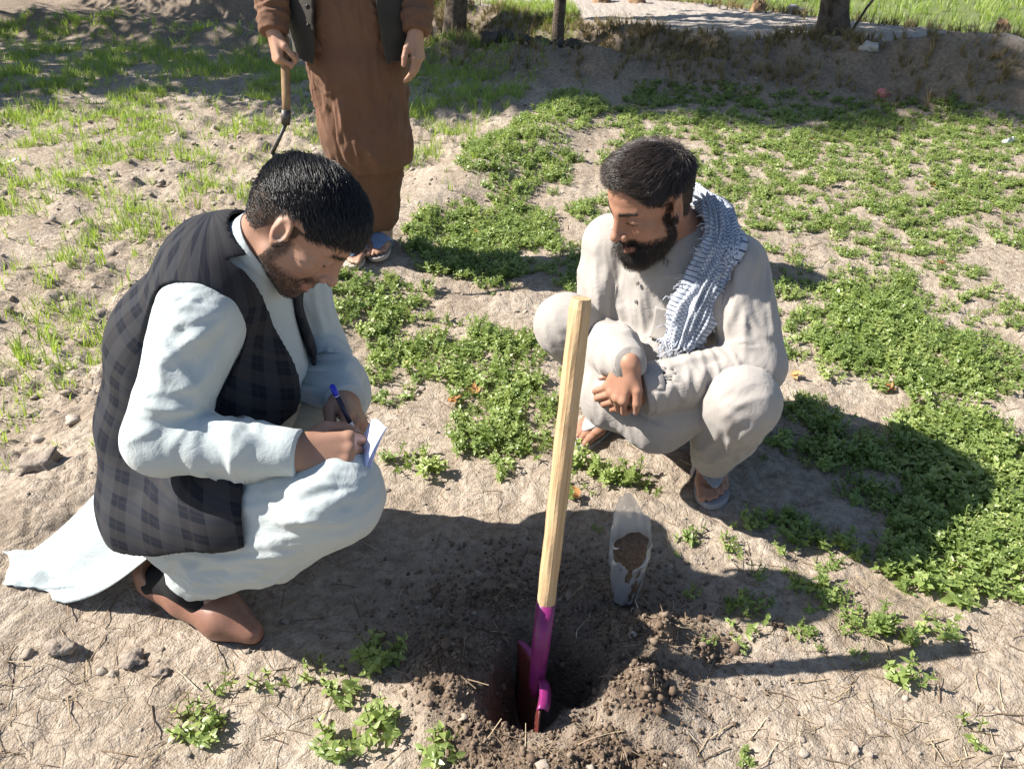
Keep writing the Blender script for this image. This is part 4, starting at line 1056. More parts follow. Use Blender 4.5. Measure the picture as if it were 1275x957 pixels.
# --- shoes and socks
SHOE = NT('brown_leather', .42, .4); n_ = SHOE.noise(35, 5)
SHOE.set('Base Color', SHOE.mix(SHOE.math('MULTIPLY', SHOE.noise(9, 4), .6), SHOE.ramp(n_, [(.3, (.17, .065, .042)), (.7, (.28, .120, .080))]), (.25, .17, .12))); SHOE.bump(SHOE.noise(180, 4), .2, .002); SHOE = SHOE.m
SOLE = simple_mat('dark_rubber_sole', (.06, .035, .025), (.03, .02, .015), 60, .8)
SOCK = simple_mat('black_sock', (.012, .012, .013), (.006, .006, .007), 200, .95)
for heel, ball, tip, an in ((A3(-.785, 1.215, .055), A3(-.610, 1.128, .042), A3(-.540, 1.095, .030), AN_R), (A3(-.70, 1.455, .052), A3(-.535, 1.41, .042), A3(-.46, 1.39, .030), AN_L)):
    lo, hi = np.minimum(heel, tip) - .08, np.maximum(heel, tip) + .09; lo[2] = -.01; hi[2] = .17
    fo = Field.uniform(lo, hi, .0042); mid = heel * .5 + ball * .5
    fo.chain([heel, mid + A3(0, 0, .002), ball, tip], [.037, .041, .046, .024], .02)
    fo.cone(heel + A3(0, 0, .035), mid + A3(0, 0, .02), .034, .036, .02)
    fo.plane(A3(0, 0, .006), (0, 0, -1), .004)
    inn = unit(tip - heel)
    fo.cone(heel + inn * .045 + A3(0, 0, .065), heel + inn * .135 + A3(0, 0, .068), .040, .030, .006, 'sub')
    V, F = fo.mesh(); V, F = keep_largest(V, F); V = smooth_mesh(V, F, 2, .5); V[:, 2] += float(ground_z(mid[0], mid[1], False))
    shoe_o = mesh_obj('shoe', V, F, SHOE, root_l)
    fo2 = Field.uniform(lo, hi, .0042); fo2.chain([heel, mid, ball, tip], [.040, .043, .048, .027], .02); fo2.plane(A3(0, 0, .016), (0, 0, 1), .002); fo2.plane(A3(0, 0, .002), (0, 0, -1), .002)
    V, F = fo2.mesh(); V, F = keep_largest(V, F); V = smooth_mesh(V, F, 1, .5); V[:, 2] += float(ground_z(mid[0], mid[1], False)); mesh_obj('sole', V, F, SOLE, shoe_o)
    fk = Field.uniform(lo, hi + A3(.05, .05, .06), .005)
    fk.cone(an + A3(.01, 0, .07), an, .043, .044, .02); fk.cone(an, heel + inn * .17 + A3(0, 0, -.004), .043, .038, .02); fk.cone(an, heel + inn * .02 + A3(0, 0, .008), .043, .040, .02)
    V, F = fk.mesh(); V, F = keep_largest(V, F); mesh_obj('sock', smooth_mesh(V, F, 2, .5), F, SOCK, root_l)
# --- what he holds: pen and pad
g = (tipsR[0][0] + tipsR[4][0]) / 2
PEN_B = simple_mat('pen_blue_plastic', (.015, .03, .45), (.01, .02, .35), 30, .25); PEN_W = simple_mat('pen_white_plastic', (.75, .77, .80), None, 30, .3); PEN_N = simple_mat('pen_navy_grip', (.02, .02, .05), None, 30, .4)
top = A3(-.318, 1.170, .585); pd = unit(top - g); tipp = g - pd * .028
pen = empty('pen', tuple(tipp)); tag(pen, 'white ballpoint pen with blue cap held in the writing hand', 'pen')
Lp = .135
mesh_tube('barrel', [tipp + pd * .012, tipp + pd * .014, tipp + pd * (Lp - .02)], [.003, .004, .0042], PEN_W, pen)
mesh_tube('grip', [tipp, tipp + pd * .010, tipp + pd * .013], [.0006, .002, .0042], PEN_N, pen)
mesh_tube('clip_band', [tipp + pd * .06, tipp + pd * (Lp - .022)], [.0046, .0046], PEN_N, pen)
mesh_tube('cap', [tipp + pd * (Lp - .02), tipp + pd * (Lp - .018), tipp + pd * Lp, tipp + pd * (Lp + .002)], [.0044, .0055, .0052, .003], PEN_B, pen)
PAPER = simple_mat('pale_blue_paper', (.66, .70, .90), (.58, .62, .86), 60, .9)
pad = empty('notepad', (-.252, 1.105, .505)); tag(pad, 'small curled pale blue notepad held between the writing hands', 'notepad')
un, vn = unit(A3(.25, .35, .80)), unit(A3(.55, -.75, .18)); nn = np.cross(un, vn)
for q in range(4):
    Vp = []; Nn = 8
    for i in range(Nn + 1):
        for j in range(6):
            s, t = i / Nn - .5, j / 5 - .5
            Vp.append(A3(-.252, 1.100, .510) + un * s * .082 + vn * t * .050 - nn * (.0016 * q) + nn * (.010 * (s + .5) ** 2 * (1 + .35 * q) + .003 * math.sin(t * 5 + q)))
    Fp = [(i * 6 + j, i * 6 + j + 1, i * 6 + 7 + j, i * 6 + 6 + j) for i in range(Nn) for j in range(5)]
    lf = mesh_obj('page', np.array(Vp), Fp, PAPER, pad); lf.modifiers.new('t', 'SOLIDIFY').thickness = .0007
# ------------------------------------------------------------------ the bearded man with the scarf, squatting on the right
root_r = empty('person', (0.44, 1.80, 0.0))
tag(root_r, 'bearded man in grey shirt with chequered scarf squatting with clasped hands', 'person')
FWD = unit(A3(-.70, -.71, 0)); LTR = unit(A3(.71, -.70, 0))                 # facing, and towards his left side
rSP = [A3(.475, 1.885, .190), A3(.475, 1.865, .350), A3(.435, 1.800, .500), A3(.390, 1.740, .605)]
rNB = A3(.372, 1.722, .660)
rSHL, rELL, rWRL = A3(.500, 1.640, .600), A3(.545, 1.500, .425), A3(.306, 1.470, .386)
rSHR, rELR, rWRR = A3(.250, 1.830, .575), A3(.222, 1.750, .345), A3(.252, 1.450, .466)
rHPL, rKNL, rANL = rSP[0] + LTR * .09, A3(.500, 1.415, .385), A3(.522, 1.680, .095)
rHPR, rKNR, rANR = rSP[0] - LTR * .09, A3(.135, 1.715, .410), A3(.312, 1.898, .095)
HR = Frame((.304, 1.655, .748), (-.80, -.47, -.37), (-.32, -.18, .93), .93)
fr_b = Field(axis_coords(-.02, .72, [(.14, .40)], .0025, .008), axis_coords(1.30, 2.06, [(1.36, 1.76)], .0025, .008), axis_coords(-.01, .93, [(.0, .05), (.35, .48), (.60, .89)], .0025, .008))
fr_b.chain(rSP, [.112, .104, .106, .078], .04, lat=LTR, q=1.25)
fr_b.cone(rSP[3], rNB, .07, .056, .04)
for sh, el, wr in ((rSHR, rELR, rWRR), (rSHL, rELL, rWRL)):
    fr_b.cone(rSP[3], sh, .06, .050, .05); fr_b.chain([sh, el, wr], [.047, .038, .0235], .02)
for hp, kn, an in ((rHPR, rKNR, rANR), (rHPL, rKNL, rANL)):
    fr_b.cone(rSP[0], hp, .10, .082, .05); fr_b.chain([hp, kn, an], [.080, .054, .034], .02)
gzl, gzr = float(ground_z(.52, 1.6, False)), float(ground_z(.25, 1.84, False))
footL = foot_sdf(fr_b, rANL, A3(.535, 1.745, .022 + gzl), A3(.512, 1.51, .018 + gzl), left=True)
footR = foot_sdf(fr_b, rANR, A3(.345, 1.925, .022 + gzr), A3(.185, 1.765, .018 + gzr), left=False)
head_sdf(fr_b, HR, rNB)
rtipsL, rfrL = hand_sdf(fr_b, rWRL, (-.95, -.02, -.28), (-.16, -.78, .60), False, k=.87, curls=[(32, 40, 22), (36, 44, 25), (40, 46, 26), (44, 45, 25)], thumb=[(.75, .55, .0), (.93, .30, -.1), (.97, .10, -.2)])
rtipsR, rfrR = hand_sdf(fr_b, rWRR, (-.34, -.22, -.91), (-.62, -.68, .38), True, k=.87, curls=[(38, 58, 30), (44, 62, 34), (50, 62, 36), (54, 62, 36)], spread=1, thumb=[(.70, .60, .0), (.90, .30, -.15), (.93, .05, -.35)])
V, F = fr_b.mesh(); V, F = keep_largest(V, F); V = smooth_mesh(V, F, 1, 0.4)
h = HR.inv(V); lip, beard = face_masks(h); inh = (np.linalg.norm(h, axis=1) < .20)
scalp = scalp_mask(h, .080) * inh * (h[:, 2] > -.06)
Nr = vnormals(V, F)
body_r = mesh_obj('body', V, F, skin_mat('skin_weathered', (.39, .205, .132), (.29, .145, .092)), root_r)
set_attr(body_r.data, 'lip', lip * inh); set_attr(body_r.data, 'hairy', np.maximum(np.maximum(scalp, beard * inh * 0.80), lash_mask(h) * inh))
set_attr(body_r.data, 'nail', nail_mask(V, [(p, d, rfrR[1]) for p, d in rtipsR] + [(p, d, rfrL[1]) for p, d in rtipsL]))
HAIR_BROWN = hair_mat('hair_dark_brown', (.018, .013, .010), (.075, .055, .045), .36)
def comb_r(P):
    q = HR.inv(P); x, y, z = q[:, 0], q[:, 1], q[:, 2]
    d = np.stack([x * 2.6, y + .055, (z - .13) * 0.6], 1); d /= np.linalg.norm(d, axis=1)[:, None] + 1e-6
    top = sstep(.05, .085, z); d[:, 1] += 0.35 * top; d[:, 0] += 1.0 * top; d[:, 2] -= .4 * sstep(.05, .0, z); d[:, 2] += .9 * sstep(.045, .075, y) * top
    d[:, 1] -= .5 * sstep(.05, .01, z) * (y > -.03)
    return d @ HR.R.T
wtop = scalp * (0.35 + 1.0 * sstep(.01, .07, h[:, 2])) * (np.hypot(h[:, 1] + .012, h[:, 2] - .002) > .034)
rt_, nn_ = pick(V, Nr, wtop, 15000, 21); hz = HR.inv(rt_)
ln_ = np.interp(hz[:, 2], [-.06, .0, .03, .07, .12], [.008, .008, .010, .042, .065]); ln_ = np.where(hz[:, 1] > .05, ln_ * .8, ln_); lf_ = np.interp(hz[:, 2], [-.06, .0, .03, .07, .12], [.002, .003, .005, .016, .026])
strands('hair', grow(fr_b, rt_, nn_, comb_r, ln_, lf_, 9, 22), HAIR_BROWN, root_r, .0005, .0002)
rt_, nn_ = pick(V, Nr, beard * inh, 9000, 23); hb = HR.inv(rt_)
ln_ = np.interp(hb[:, 2], [-.13, -.10, -.07, -.04, .0], [.036, .034, .014, .006, .004]); lf_ = np.interp(hb[:, 2], [-.13, -.09, -.05, .0], [.024, .018, .005, .002])
BEARD = hair_mat('beard_black', (.008, .006, .005), (.026, .018, .014), .45)
strands('beard', grow(fr_b, rt_, nn_, comb_face(HR, .35, -1.0), ln_, lf_, 7, 24, curl=.10), BEARD, root_r, .00036, .00016)
bw = inh * np.exp(-((h[:, 2] - .032 - 0.10 * (np.abs(h[:, 0]) - .03)) / .0028) ** 2) * (np.abs(h[:, 0]) > .010) * (np.abs(h[:, 0]) < .052) * (h[:, 1] > .05)
rt_, nn_ = pick(V, Nr, bw, 420, 25)
strands('eyebrow', grow(fr_b, rt_, nn_, lambda P: (np.stack([np.sign(HR.inv(P)[:, 0]), HR.inv(P)[:, 0] * 0, HR.inv(P)[:, 0] * 0 + .3], 1)) @ HR.R.T, np.full(420, .008), np.full(420, .0015), 4, 26), BEARD, root_r, .0003, .00015)
# --- trousers
GREY_C = cloth_mat('beige_grey_cotton', (.355, .326, .297), (.315, .288, .262))
ft = Field.uniform((-.02, 1.28, .05), (.72, 2.08, .56), .0048)
ft.cone(rSP[0], rSP[1], .130, .11, .03, lat=LTR, q=1.25)
ft.chain([rHPR, rKNR], [.112, .073], .03); ft.chain([rHPL, rKNL], [.112, .074], .03)
ft.chain([rKNL, rKNL * .5 + rANL * .5 + A3(.0, -.005, .0), rANL + A3(-.005, -.03, .042)], [.072, .074, .062], .04)
ft.chain([rKNL + A3(0, .01, -.02), A3(.506, 1.505, .235), A3(.510, 1.578, .105)], [.070, .064, .054], .03)
ft.chain([rKNR, rKNR * .5 + rANR * .5, rANR + A3(-.02, -.02, .035)], [.072, .072, .060], .04)
ft.plane(A3(.510, 1.57, .082), (-.12, .35, -1), .003, 'int', rANL + A3(-.16, -.26, -.1), rANL + A3(.16, .12, .06))
ft.plane(rANR + A3(0, 0, .015), (.2, .2, -1), .003, 'int', rANR + A3(-.14, -.14, -.1), rANR + A3(.14, .14, .10))
V, F = ft.mesh(); V, F = keep_largest(V, F)
V = folds(V, F, [(rHPL, rKNL, 'l', .05, 5, .006, 1.5), (rKNL, rANL, 'l', .05, 4, .006, -2.0), (rHPR, rKNR, 'l', .05, 5, .006, 1), (rKNR, rANR, 'l', .05, 4, .006, 2)], 13, extra=creases(ft, [([(922, 478), (903, 488), (893, 505)], .0095, .0065), ([(932, 486), (910, 497), (895, 514)], .0095, .0065), ([(930, 500), (912, 508), (897, 525)], .0095, .0065), ([(940, 512), (915, 524), (902, 540)], .0095, .006), ([(945, 530), (925, 540), (905, 560)], .007, .008), ([(912, 545), (908, 562), (910, 582)], .007, .008), ([(955, 545), (940, 560), (925, 582)], .008, .008), ([(960, 490), (955, 515), (945, 535)], .008, .006),
    ([(690, 385), (700, 410), (712, 440)], .008, .007), ([(680, 400), (688, 425), (705, 445)], .008, .007), ([(720, 370), (715, 390), (722, 420)], .008, .006), ([(712, 470), (725, 490), (735, 505)], .008, .008)] + fan(892, 502, -45, 55, 10, 60, 7, .006, .006, 13) + fan(738, 425, 150, 235, 10, 50, 5, .006, .006, 14) + fan(925, 575, 230, 300, 8, 60, 5, .006, .006, 15)))
V = smooth_mesh(V, F, 3, .5)
trousers_r = mesh_obj('trousers', V, F, GREY_C, root_r)
# --- long shirt: torso, sleeves and the front skirt slung between the knees
fs = Field.uniform((.06, 1.30, .10), (.70, 2.06, .74), .0046)
fs.chain(rSP, [.150, .138, .132, .088], .04, lat=LTR, q=1.26)
fs.chain([rSP[3] + FWD * .03 + A3(0, 0, -.05), A3(.400, 1.745, .44), A3(.385, 1.70, .33)], [.095, .120, .115], .05, lat=LTR, q=1.2)
fs.cone(rSP[3], rNB + A3(.008, .008, -.020), .082, .066, .04)
fs.chain([A3(.172, 1.675, .365), A3(.240, 1.580, .290), A3(.340, 1.505, .275), A3(.440, 1.485, .33)], [.052, .064, .068, .054], .05)
fs.chain([A3(.385, 1.70, .33), A3(.315, 1.575, .33)], [.10, .075], .05)
for sh, el, wr, r_ in ((rSHR, rELR, rWRR, .035), (rSHL, rELL, rWRL, .058)):
    fa = Field(*fs.c); d = unit(wr - el)                       # each sleeve is cut open on its own before it joins the shirt
    fa.cone(rSP[3], sh, .070, .068, .05); fa.chain([sh, el], [.075, .066], .02); fa.chain([el, el * .4 + wr * .6, wr + d * .03 - A3(0, 0, .004)], [.066, .058, r_], .012)
    fa.plane(wr + d * (.006 if r_ > .05 else .004), d, 0, 'int', wr - .12, wr + .12)
    fa.cone(wr - d * .10, wr + d * .08, r_ - .008, r_ - .0045, .0, 'sub')
    fs.comb((slice(None),) * 3, fa.D, .015, 'add')
# V-shaped neck opening
fs.cone(rNB + FWD * .070 + A3(0, 0, .03), rNB + FWD * .150 + A3(0, 0, -.095), .055, .012, .006, 'sub')
fs.cone(rNB + A3(0, 0, .0), rNB + A3(-.03, -.03, .12), .058, .075, .004, 'sub')
V, F = fs.mesh(); V, F = keep_largest(V, F)
pin = np.maximum(sstep(.10, .07, np.linalg.norm(V - rNB, axis=1)) * .7, sstep(.085, .05, np.linalg.norm(V - rWRR, axis=1)) * .9)
mw = rELL * .5 + rWRL * .5
V = folds(V, F, [(rSHR, rELR, 'l', .05, 5, .005, 3), (rELR, rWRR, 'c', .045, 3, .005, 1), (rSHL, rELL, 'l', .05, 5, .005, -3), (rELL, rWRL, 'c', .030, 4, .0065, 1.0), (rSP[1], rSP[3], 'l', .055, 6, .0055, 0), (A3(.205, 1.70, .375), A3(.440, 1.49, .335), 'c', .06, 5, .008, 0)], 17, pin, extra=creases(fs, [([(812, 458), (803, 485), (808, 520)], .006, .009), ([(828, 458), (818, 490), (818, 515)], .006, .009), ([(845, 462), (832, 488), (836, 512)], .006, .009), ([(862, 458), (850, 480), (855, 500)], .006, .008), ([(880, 458), (868, 475), (872, 492)], .006, .007), ([(905, 430), (925, 425), (955, 432)], .008, .010), ([(900, 330), (893, 380), (900, 420)], .010, .011), ([(925, 340), (925, 390), (930, 420)], .010, .009), ([(905, 445), (880, 452), (850, 462)], .007, -.007),
    ([(758, 330), (752, 370), (762, 400)], .008, .010), ([(775, 340), (772, 380), (785, 415)], .008, .010), ([(745, 320), (742, 350), (748, 380)], .008, .009), ([(770, 400), (782, 415), (795, 420)], .007, .008), ([(800, 370), (803, 400), (800, 430)], .008, .008), ([(770, 505), (800, 530), (840, 535)], .009, .008), ([(745, 480), (765, 515), (790, 530)], .009, .008), ([(750, 455), (752, 480), (765, 500)], .008, .008)] + fan(905, 440, 150, 215, 12, 90, 7, .006, .007, 16) + fan(902, 432, 248, 295, 15, 95, 5, .007, .007, 17) + fan(892, 350, 110, 190, 15, 85, 5, .007, .006, 18) + fan(757, 325, 60, 112, 15, 100, 6, .007, .007, 19) + fan(800, 350, 70, 110, 10, 80, 4, .006, .005, 20)))
V = smooth_mesh(V, F, 2, .4)
shirt_r = mesh_obj('shirt', V, F, GREY_C, root_r)
cuff(rELR, rWRR - unit(rWRR - rELR) * .002, .0365, shirt_r, GREY_C, .045); cuff(rELL, rWRL + unit(rWRL - rELL) * .004, .0600, shirt_r, GREY_C, .040)
# button placket and breast pocket are sewn on
GREY_D = cloth_mat('beige_grey_cotton_seam', (.375, .345, .312), (.34, .31, .28))
fs.D += .0
def on_cloth(field, p, d, out=.0025):
    """first point of the garment met from p along d"""
    t = np.linspace(0, .4, 400); q = p + np.outer(t, d); s = field.sample(q); i = int(np.argmax(s < out)); return q[i]
for k in range(3):
    b_ = on_cloth(fs, rNB + FWD * .185 - LTR * .01 + A3(0, 0, -.105 - .048 * k), -FWD, .009); button(b_, FWD, shirt_r, .0048, simple_mat('button_grey', (.22, .19, .17), None, 40, .4)) if k == 0 else button(b_, FWD, shirt_r, .0048, bpy.data.materials['button_grey'])
Vp = []
for i in range(11):
    for j in range(9):
        Vp.append(on_cloth(fs, A3(.385, 1.65, .475) + LTR * (.02 + .085 * (i / 10 - .5)) + A3(0, 0, .09 * (j / 8 - .5)) + FWD * .075, -FWD, .011))
Vp = np.array(Vp); ti = np.arange(99).reshape(11, 9); Fp = np.stack([ti[:-1, :-1], ti[:-1, 1:], ti[1:, 1:], ti[1:, :-1]], -1).reshape(-1, 4)
pk = mesh_obj('pocket', smooth_mesh(Vp, Fp, 3, .6), Fp, GREY_C, shirt_r); pk.modifiers.new('t', 'SOLIDIFY').thickness = .003
# --- scarf round the neck, hanging over his left chest
SCP = [A3(.300, 1.845, .610), A3(.325, 1.835, .655), A3(.385, 1.815, .695), A3(.450, 1.735, .700), A3(.462, 1.650, .655), A3(.430, 1.590, .590), A3(.402, 1.560, .520), A3(.380, 1.540, .455)]
SCN = [-FWD * 0 + A3(-.5, -.2, .8), A3(-.2, .5, .85), A3(.2, .6, .75), A3(.55, -.1, .82), A3(.35, -.65, .65), A3(-.1, -.85, .45), A3(-.25, -.90, .30), A3(-.3, -.92, .2)]
SCW = [.030, .034, .038, .038, .040, .045, .044, .034]
def spline(P, n):
    P = np.array(P, float); P = np.concatenate([[2 * P[0] - P[1]], P, [2 * P[-1] - P[-2]]]); out = []
    for u in np.linspace(0, len(P) - 3 - 1e-6, n):
        i = int(u); t = u - i; a, b, c, d = P[i:i + 4]
        out.append(.5 * (2 * b + (c - a) * t + (2 * a - 5 * b + 4 * c - d) * t * t + (3 * b - a - 3 * c + d) * t ** 3))
    return np.array(out)
nU, nV = 150, 84
cp, cn, cw = spline(SCP, nU), spline(SCN, nU), spline(np.array(SCW)[:, None], nU)[:, 0]
tg = np.gradient(cp, axis=0); tg /= np.linalg.norm(tg, axis=1)[:, None]
sd = np.cross(tg, cn); sd /= np.linalg.norm(sd, axis=1)[:, None]; cn = np.cross(sd, tg)
arc = np.concatenate([[0], np.cumsum(np.linalg.norm(np.diff(cp, axis=0), axis=1))])
A_, B_ = np.meshgrid(np.arange(nU), np.arange(nV), indexing='ij'); th = B_ / nV * 2 * np.pi
q = np.stack([np.cos(th) * 2.6, np.sin(th) * 1.6, arc[A_] * 4.5], -1).reshape(-1, 3)
rg = np.clip(1 - 2.4 * np.abs(noise3(q, 1.0, 51)), 0, 1) ** 1.3 * .016 + np.clip(1 - 2.4 * np.abs(noise3(q * A3(1.5, 1.5, 1.9), .55, 52)), 0, 1) * .007 + noise3(q, .22, 53) * .0015 - .008
rg = rg.reshape(nU, nV)
wide = cw[A_] * (1 + .25 * noise3(np.stack([arc[A_] * 14, B_ * 0., B_ * 0.], -1).reshape(-1, 3), 1.0, 54).reshape(nU, nV))
Vs = cp[A_] + sd[A_] * (np.cos(th) * (wide + rg))[..., None] + cn[A_] * (np.sin(th) * (.020 + rg) + .012)[..., None]
Vs = Vs.reshape(-1, 3); s_ = fs.sample(Vs); m_ = s_ < .006; Vs[m_] += fs.grad(Vs[m_]) * (.006 - s_[m_])[:, None]
ix = np.arange(nU * nV).reshape(nU, nV); Fs = np.stack([ix[:-1], np.roll(ix, -1, 1)[:-1], np.roll(ix, -1, 1)[1:], ix[1:]], -1).reshape(-1, 4)
M = NT('chequered_cotton', .9, .15); uvw = M.n('Attribute', attribute_name='weave').outputs['Vector']
wv = M.n('TexNoise', {'Vector': uvw, 'Scale': 30.0, 'Detail': 2.0}).outputs['Color']
vv_ = M.n('MixRGB', {'Fac': .003, 'Color1': uvw, 'Color2': wv}).outputs[0]; sx = M.n('SeparateXYZ', {'Vector': vv_})
def stripes(x, period, duty): return M.math('LESS_THAN', M.math('FRACT', M.math('DIVIDE', x, period)), duty)
cross = stripes(sx.outputs[1], .0100, .20)
dg1 = stripes(M.math('ADD', sx.outputs[0], sx.outputs[1]), .0085, .17); dg2 = stripes(M.math('SUBTRACT', sx.outputs[0], sx.outputs[1]), .0085, .17)
net = M.math('MAXIMUM', dg1, dg2); sel = stripes(M.math('ADD', sx.outputs[0], .02), .12, .46)
pat = M.math('ADD', M.math('MULTIPLY', cross, sel), M.math('MULTIPLY', net, M.math('SUBTRACT', 1.0, sel)))
M.set('Base Color', M.mix(M.math('MULTIPLY', pat, .92), M.ramp(M.noise(60, 4), [(.3, (.40, .43, .48)), (.7, (.54, .57, .61))]), (.035, .045, .085)))
M.bump(M.math('ADD', M.noise(700, 2), M.noise(90, 4)), .35, .003)
scarf = mesh_obj('scarf', Vs, Fs, M.m, root_r, attrs={'weave': ('FLOAT_VECTOR', np.stack([(B_ / nV * .26).ravel(), arc[A_].ravel(), B_.ravel() * 0.], 1))})
FR = hair_mat('fringe_cotton', (.36, .38, .43), (.55, .57, .61), .9)
rr_ = np.random.default_rng(61); fr_st = []
def tassel(p, dr, ln, n=5):
    pts = [p]; d = unit(dr)
    for k in range(6): d = unit(d + rr_.normal(0, .38, 3) + A3(0, 0, -.25)); pts.append(pts[-1] + d * ln / 6)
    return pts
for k in range(130):
    i = nU - 1 - int(abs(rr_.normal(0, 3))); j = rr_.integers(0, nV); fr_st.append(tassel(Vs[ix[max(i, 0), j]], tg[-1] + rr_.normal(0, .3, 3), rr_.uniform(.02, .055)))
for k in range(90):
    i = rr_.integers(int(nU * .45), nU); j = (rr_.integers(-6, 7) if rr_.random() < .75 else nV // 2 + rr_.integers(-4, 5)) % nV
    fr_st.append(tassel(Vs[ix[i, j]], sd[i] * (1 if j < 10 or j > nV - 10 else -1) + cn[i] * .4, rr_.uniform(.012, .028)))
strands('fringe', np.array(fr_st), FR, scarf, .0011, .0007)
# --- sandals
RUBBER = simple_mat('grey_rubber', (.33, .325, .33), (.26, .255, .26), 40, .6, .3, .15)
def sandal(L, parent, mat_sole, mat_strap, skin):
    s_o = []
    outline = [(-.008, 0), (.0, .024), (.03, .031), (.08, .030), (.13, .037), (.18, .044), (.215, .041), (.238, .024), (.243, .004), (.232, -.022), (.20, -.042), (.15, -.044), (.09, -.034), (.03, -.031), (.0, -.022)]
    pts = spline([A3(a, b, 0) for a, b in outline + outline[:1]], 60)[:-1]; n = len(pts)
    V = []; 
    for zz, sc in ((-.020, .97), (-.017, 1.0), (-.005, 1.0), (-.002, .975)):
        for p in pts: V.append(L(.115 + (p[0] - .115) * sc, p[1] * sc, zz))
    F = [(r * n + k, r * n + (k + 1) % n, (r + 1) * n + (k + 1) % n, (r + 1) * n + k) for r in range(3) for k in range(n)] + [tuple(range(n))[::-1], tuple(range(3 * n, 4 * n))]
    sole = mesh_obj('sole', np.array(V), F, mat_sole, parent, smooth=False)
    # V-shaped strap: a wide band over the instep running to the toe post
    V = []; rows = 22; m = 7
    for i in range(rows):
        t = i / (rows - 1); a = math.pi * t
        for j in range(m):
            w = j / (m - 1)
            x = .100 + .020 * math.sin(a) + w * (.034 + .062 * math.sin(a) ** 4); yy = .047 * math.cos(a) * (1 - .10 * w)
            col_ = np.array([L(x, yy, hh) for hh in np.linspace(.062, -.010, 60)]); q_ = skin.sample(col_); k_ = int(np.argmax(q_ < .0030)) if (q_ < .0030).any() else 58
            V.append(col_[k_])
    F = [(i * m + j, i * m + j + 1, (i + 1) * m + j + 1, (i + 1) * m + j) for i in range(rows - 1) for j in range(m - 1)]
    Fq = np.array(F); st = mesh_obj('strap', smooth_mesh(np.array(V), Fq, 2, .5), Fq, mat_strap, parent); sm = st.modifiers.new('t', 'SOLIDIFY'); sm.thickness = .004; sm.offset = 1
    mesh_tube('toe_post', [L(.170, .022, .030), L(.188, .0225, .020), L(.196, .0225, -.004)], [.005, .0035, .003], mat_strap, st, 8)
for fL in (footL, footR):
    sd_ = mesh_obj('sandal', np.zeros((0, 3)), [], None, root_r) if False else bpy.data.objects.new('sandal', None)
    COL.objects.link(sd_); sd_.parent = root_r; sandal(fL, sd_, RUBBER, RUBBER, fr_b)
    for c_ in list(sd_.children): c_.matrix_parent_inverse = Matrix.Translation(-root_r.location)
# ------------------------------------------------------------------ the man standing behind with a hand hoe
root_s = empty('person', (-0.59, 3.13, 0.0))
tag(root_s, 'standing man in brown tunic and dark open waistcoat holding a hand hoe', 'person')
XL = A3(1, 0, 0)
sSP = [A3(-.585, 3.19, .90), A3(-.588, 3.20, 1.08), A3(-.590, 3.21, 1.24), A3(-.590, 3.22, 1.37)]
sNB = A3(-.590, 3.215, 1.455)
sSHR, sELR, sWRR = A3(-.775, 3.22, 1.37), A3(-.855, 3.20, 1.11), A3(-.845, 3.02, .875)
sSHL, sELL, sWRL = A3(-.405, 3.22, 1.37), A3(-.330, 3.22, 1.11), A3(-.345, 3.07, .870)
sHPR, sKNR, sANR = A3(-.675, 3.19, .86), A3(-.655, 3.13, .48), A3(-.640, 3.125, .09)
sHPL, sKNL, sANL = A3(-.495, 3.19, .86), A3(-.505, 3.10, .48), A3(-.553, 3.200, .09)
HS = Frame((-.590, 3.19, 1.565), (0.05, -.96, -.25), (0, -.2, .97), .97)
fsb = Field(axis_coords(-1.0, -.22, [(-.89, -.78), (-.40, -.30)], .0042, .008), axis_coords(2.86, 3.40, [(2.9, 3.06)], .0042, .008), axis_coords(-.02, 1.74, [(0, .06), (.68, .90), (1.45, 1.72)], .0042, .010))
fsb.chain(sSP, [.115, .105, .110, .085], .04, lat=XL, q=1.35); fsb.cone(sSP[3], sNB, .07, .055, .04)
for sh, el, wr in ((sSHR, sELR, sWRR), (sSHL, sELL, sWRL)):
    fsb.cone(sSP[3], sh, .06, .05, .05); fsb.chain([sh, el, wr], [.05, .04, .027], .02)
for hp, kn, an in ((sHPR, sKNR, sANR), (sHPL, sKNL, sANL)):
    fsb.cone(sSP[0], hp, .10, .085, .05); fsb.chain([hp, kn, an], [.085, .056, .037], .02)
gs1 = gs2 = 0.0
sfR = foot_sdf(fsb, sANR, A3(-.632, 3.175, .022 + gs1), A3(-.655, 2.94, .018 + gs1), left=False)
sfL = foot_sdf(fsb, sANL, A3(-.548, 3.250, .022 + gs2), A3(-.563, 3.015, .018 + gs2), left=True)
head_sdf(fsb, HS, sNB)
st_R, sfrR = hand_sdf(fsb, sWRR, (.10, -.32, -.94), (-.85, -.50, .10), True, curls=[(60, 70, 35), (64, 74, 40), (66, 74, 40), (68, 70, 40)], thumb=[(.75, .55, -.25), (.80, .15, -.55), (.75, -.35, -.55)])
st_L, sfrL = hand_sdf(fsb, sWRL, (.05, -.28, -.95), (.90, -.40, .05), False, curls=[(18, 26, 16), (22, 30, 18), (26, 32, 18), (30, 32, 18)], thumb=[(.80, .50, -.25), (.93, .20, -.25), (.97, .05, -.25)])
V, F = fsb.mesh(); V, F = keep_largest(V, F); V = smooth_mesh(V, F, 1, .4)
h = HS.inv(V); lip, beard = face_masks(h); inh = np.linalg.norm(h, axis=1) < .2; scalp = scalp_mask(h) * inh * (h[:, 2] > -.06)
body_s = mesh_obj('body', V, F, skin_mat('skin_brown', (.43, .245, .165), (.34, .185, .12)), root_s)
set_attr(body_s.data, 'lip', lip * inh); set_attr(body_s.data, 'hairy', np.maximum(scalp, beard * inh * .6)); set_attr(body_s.data, 'nail', np.zeros(len(V)))
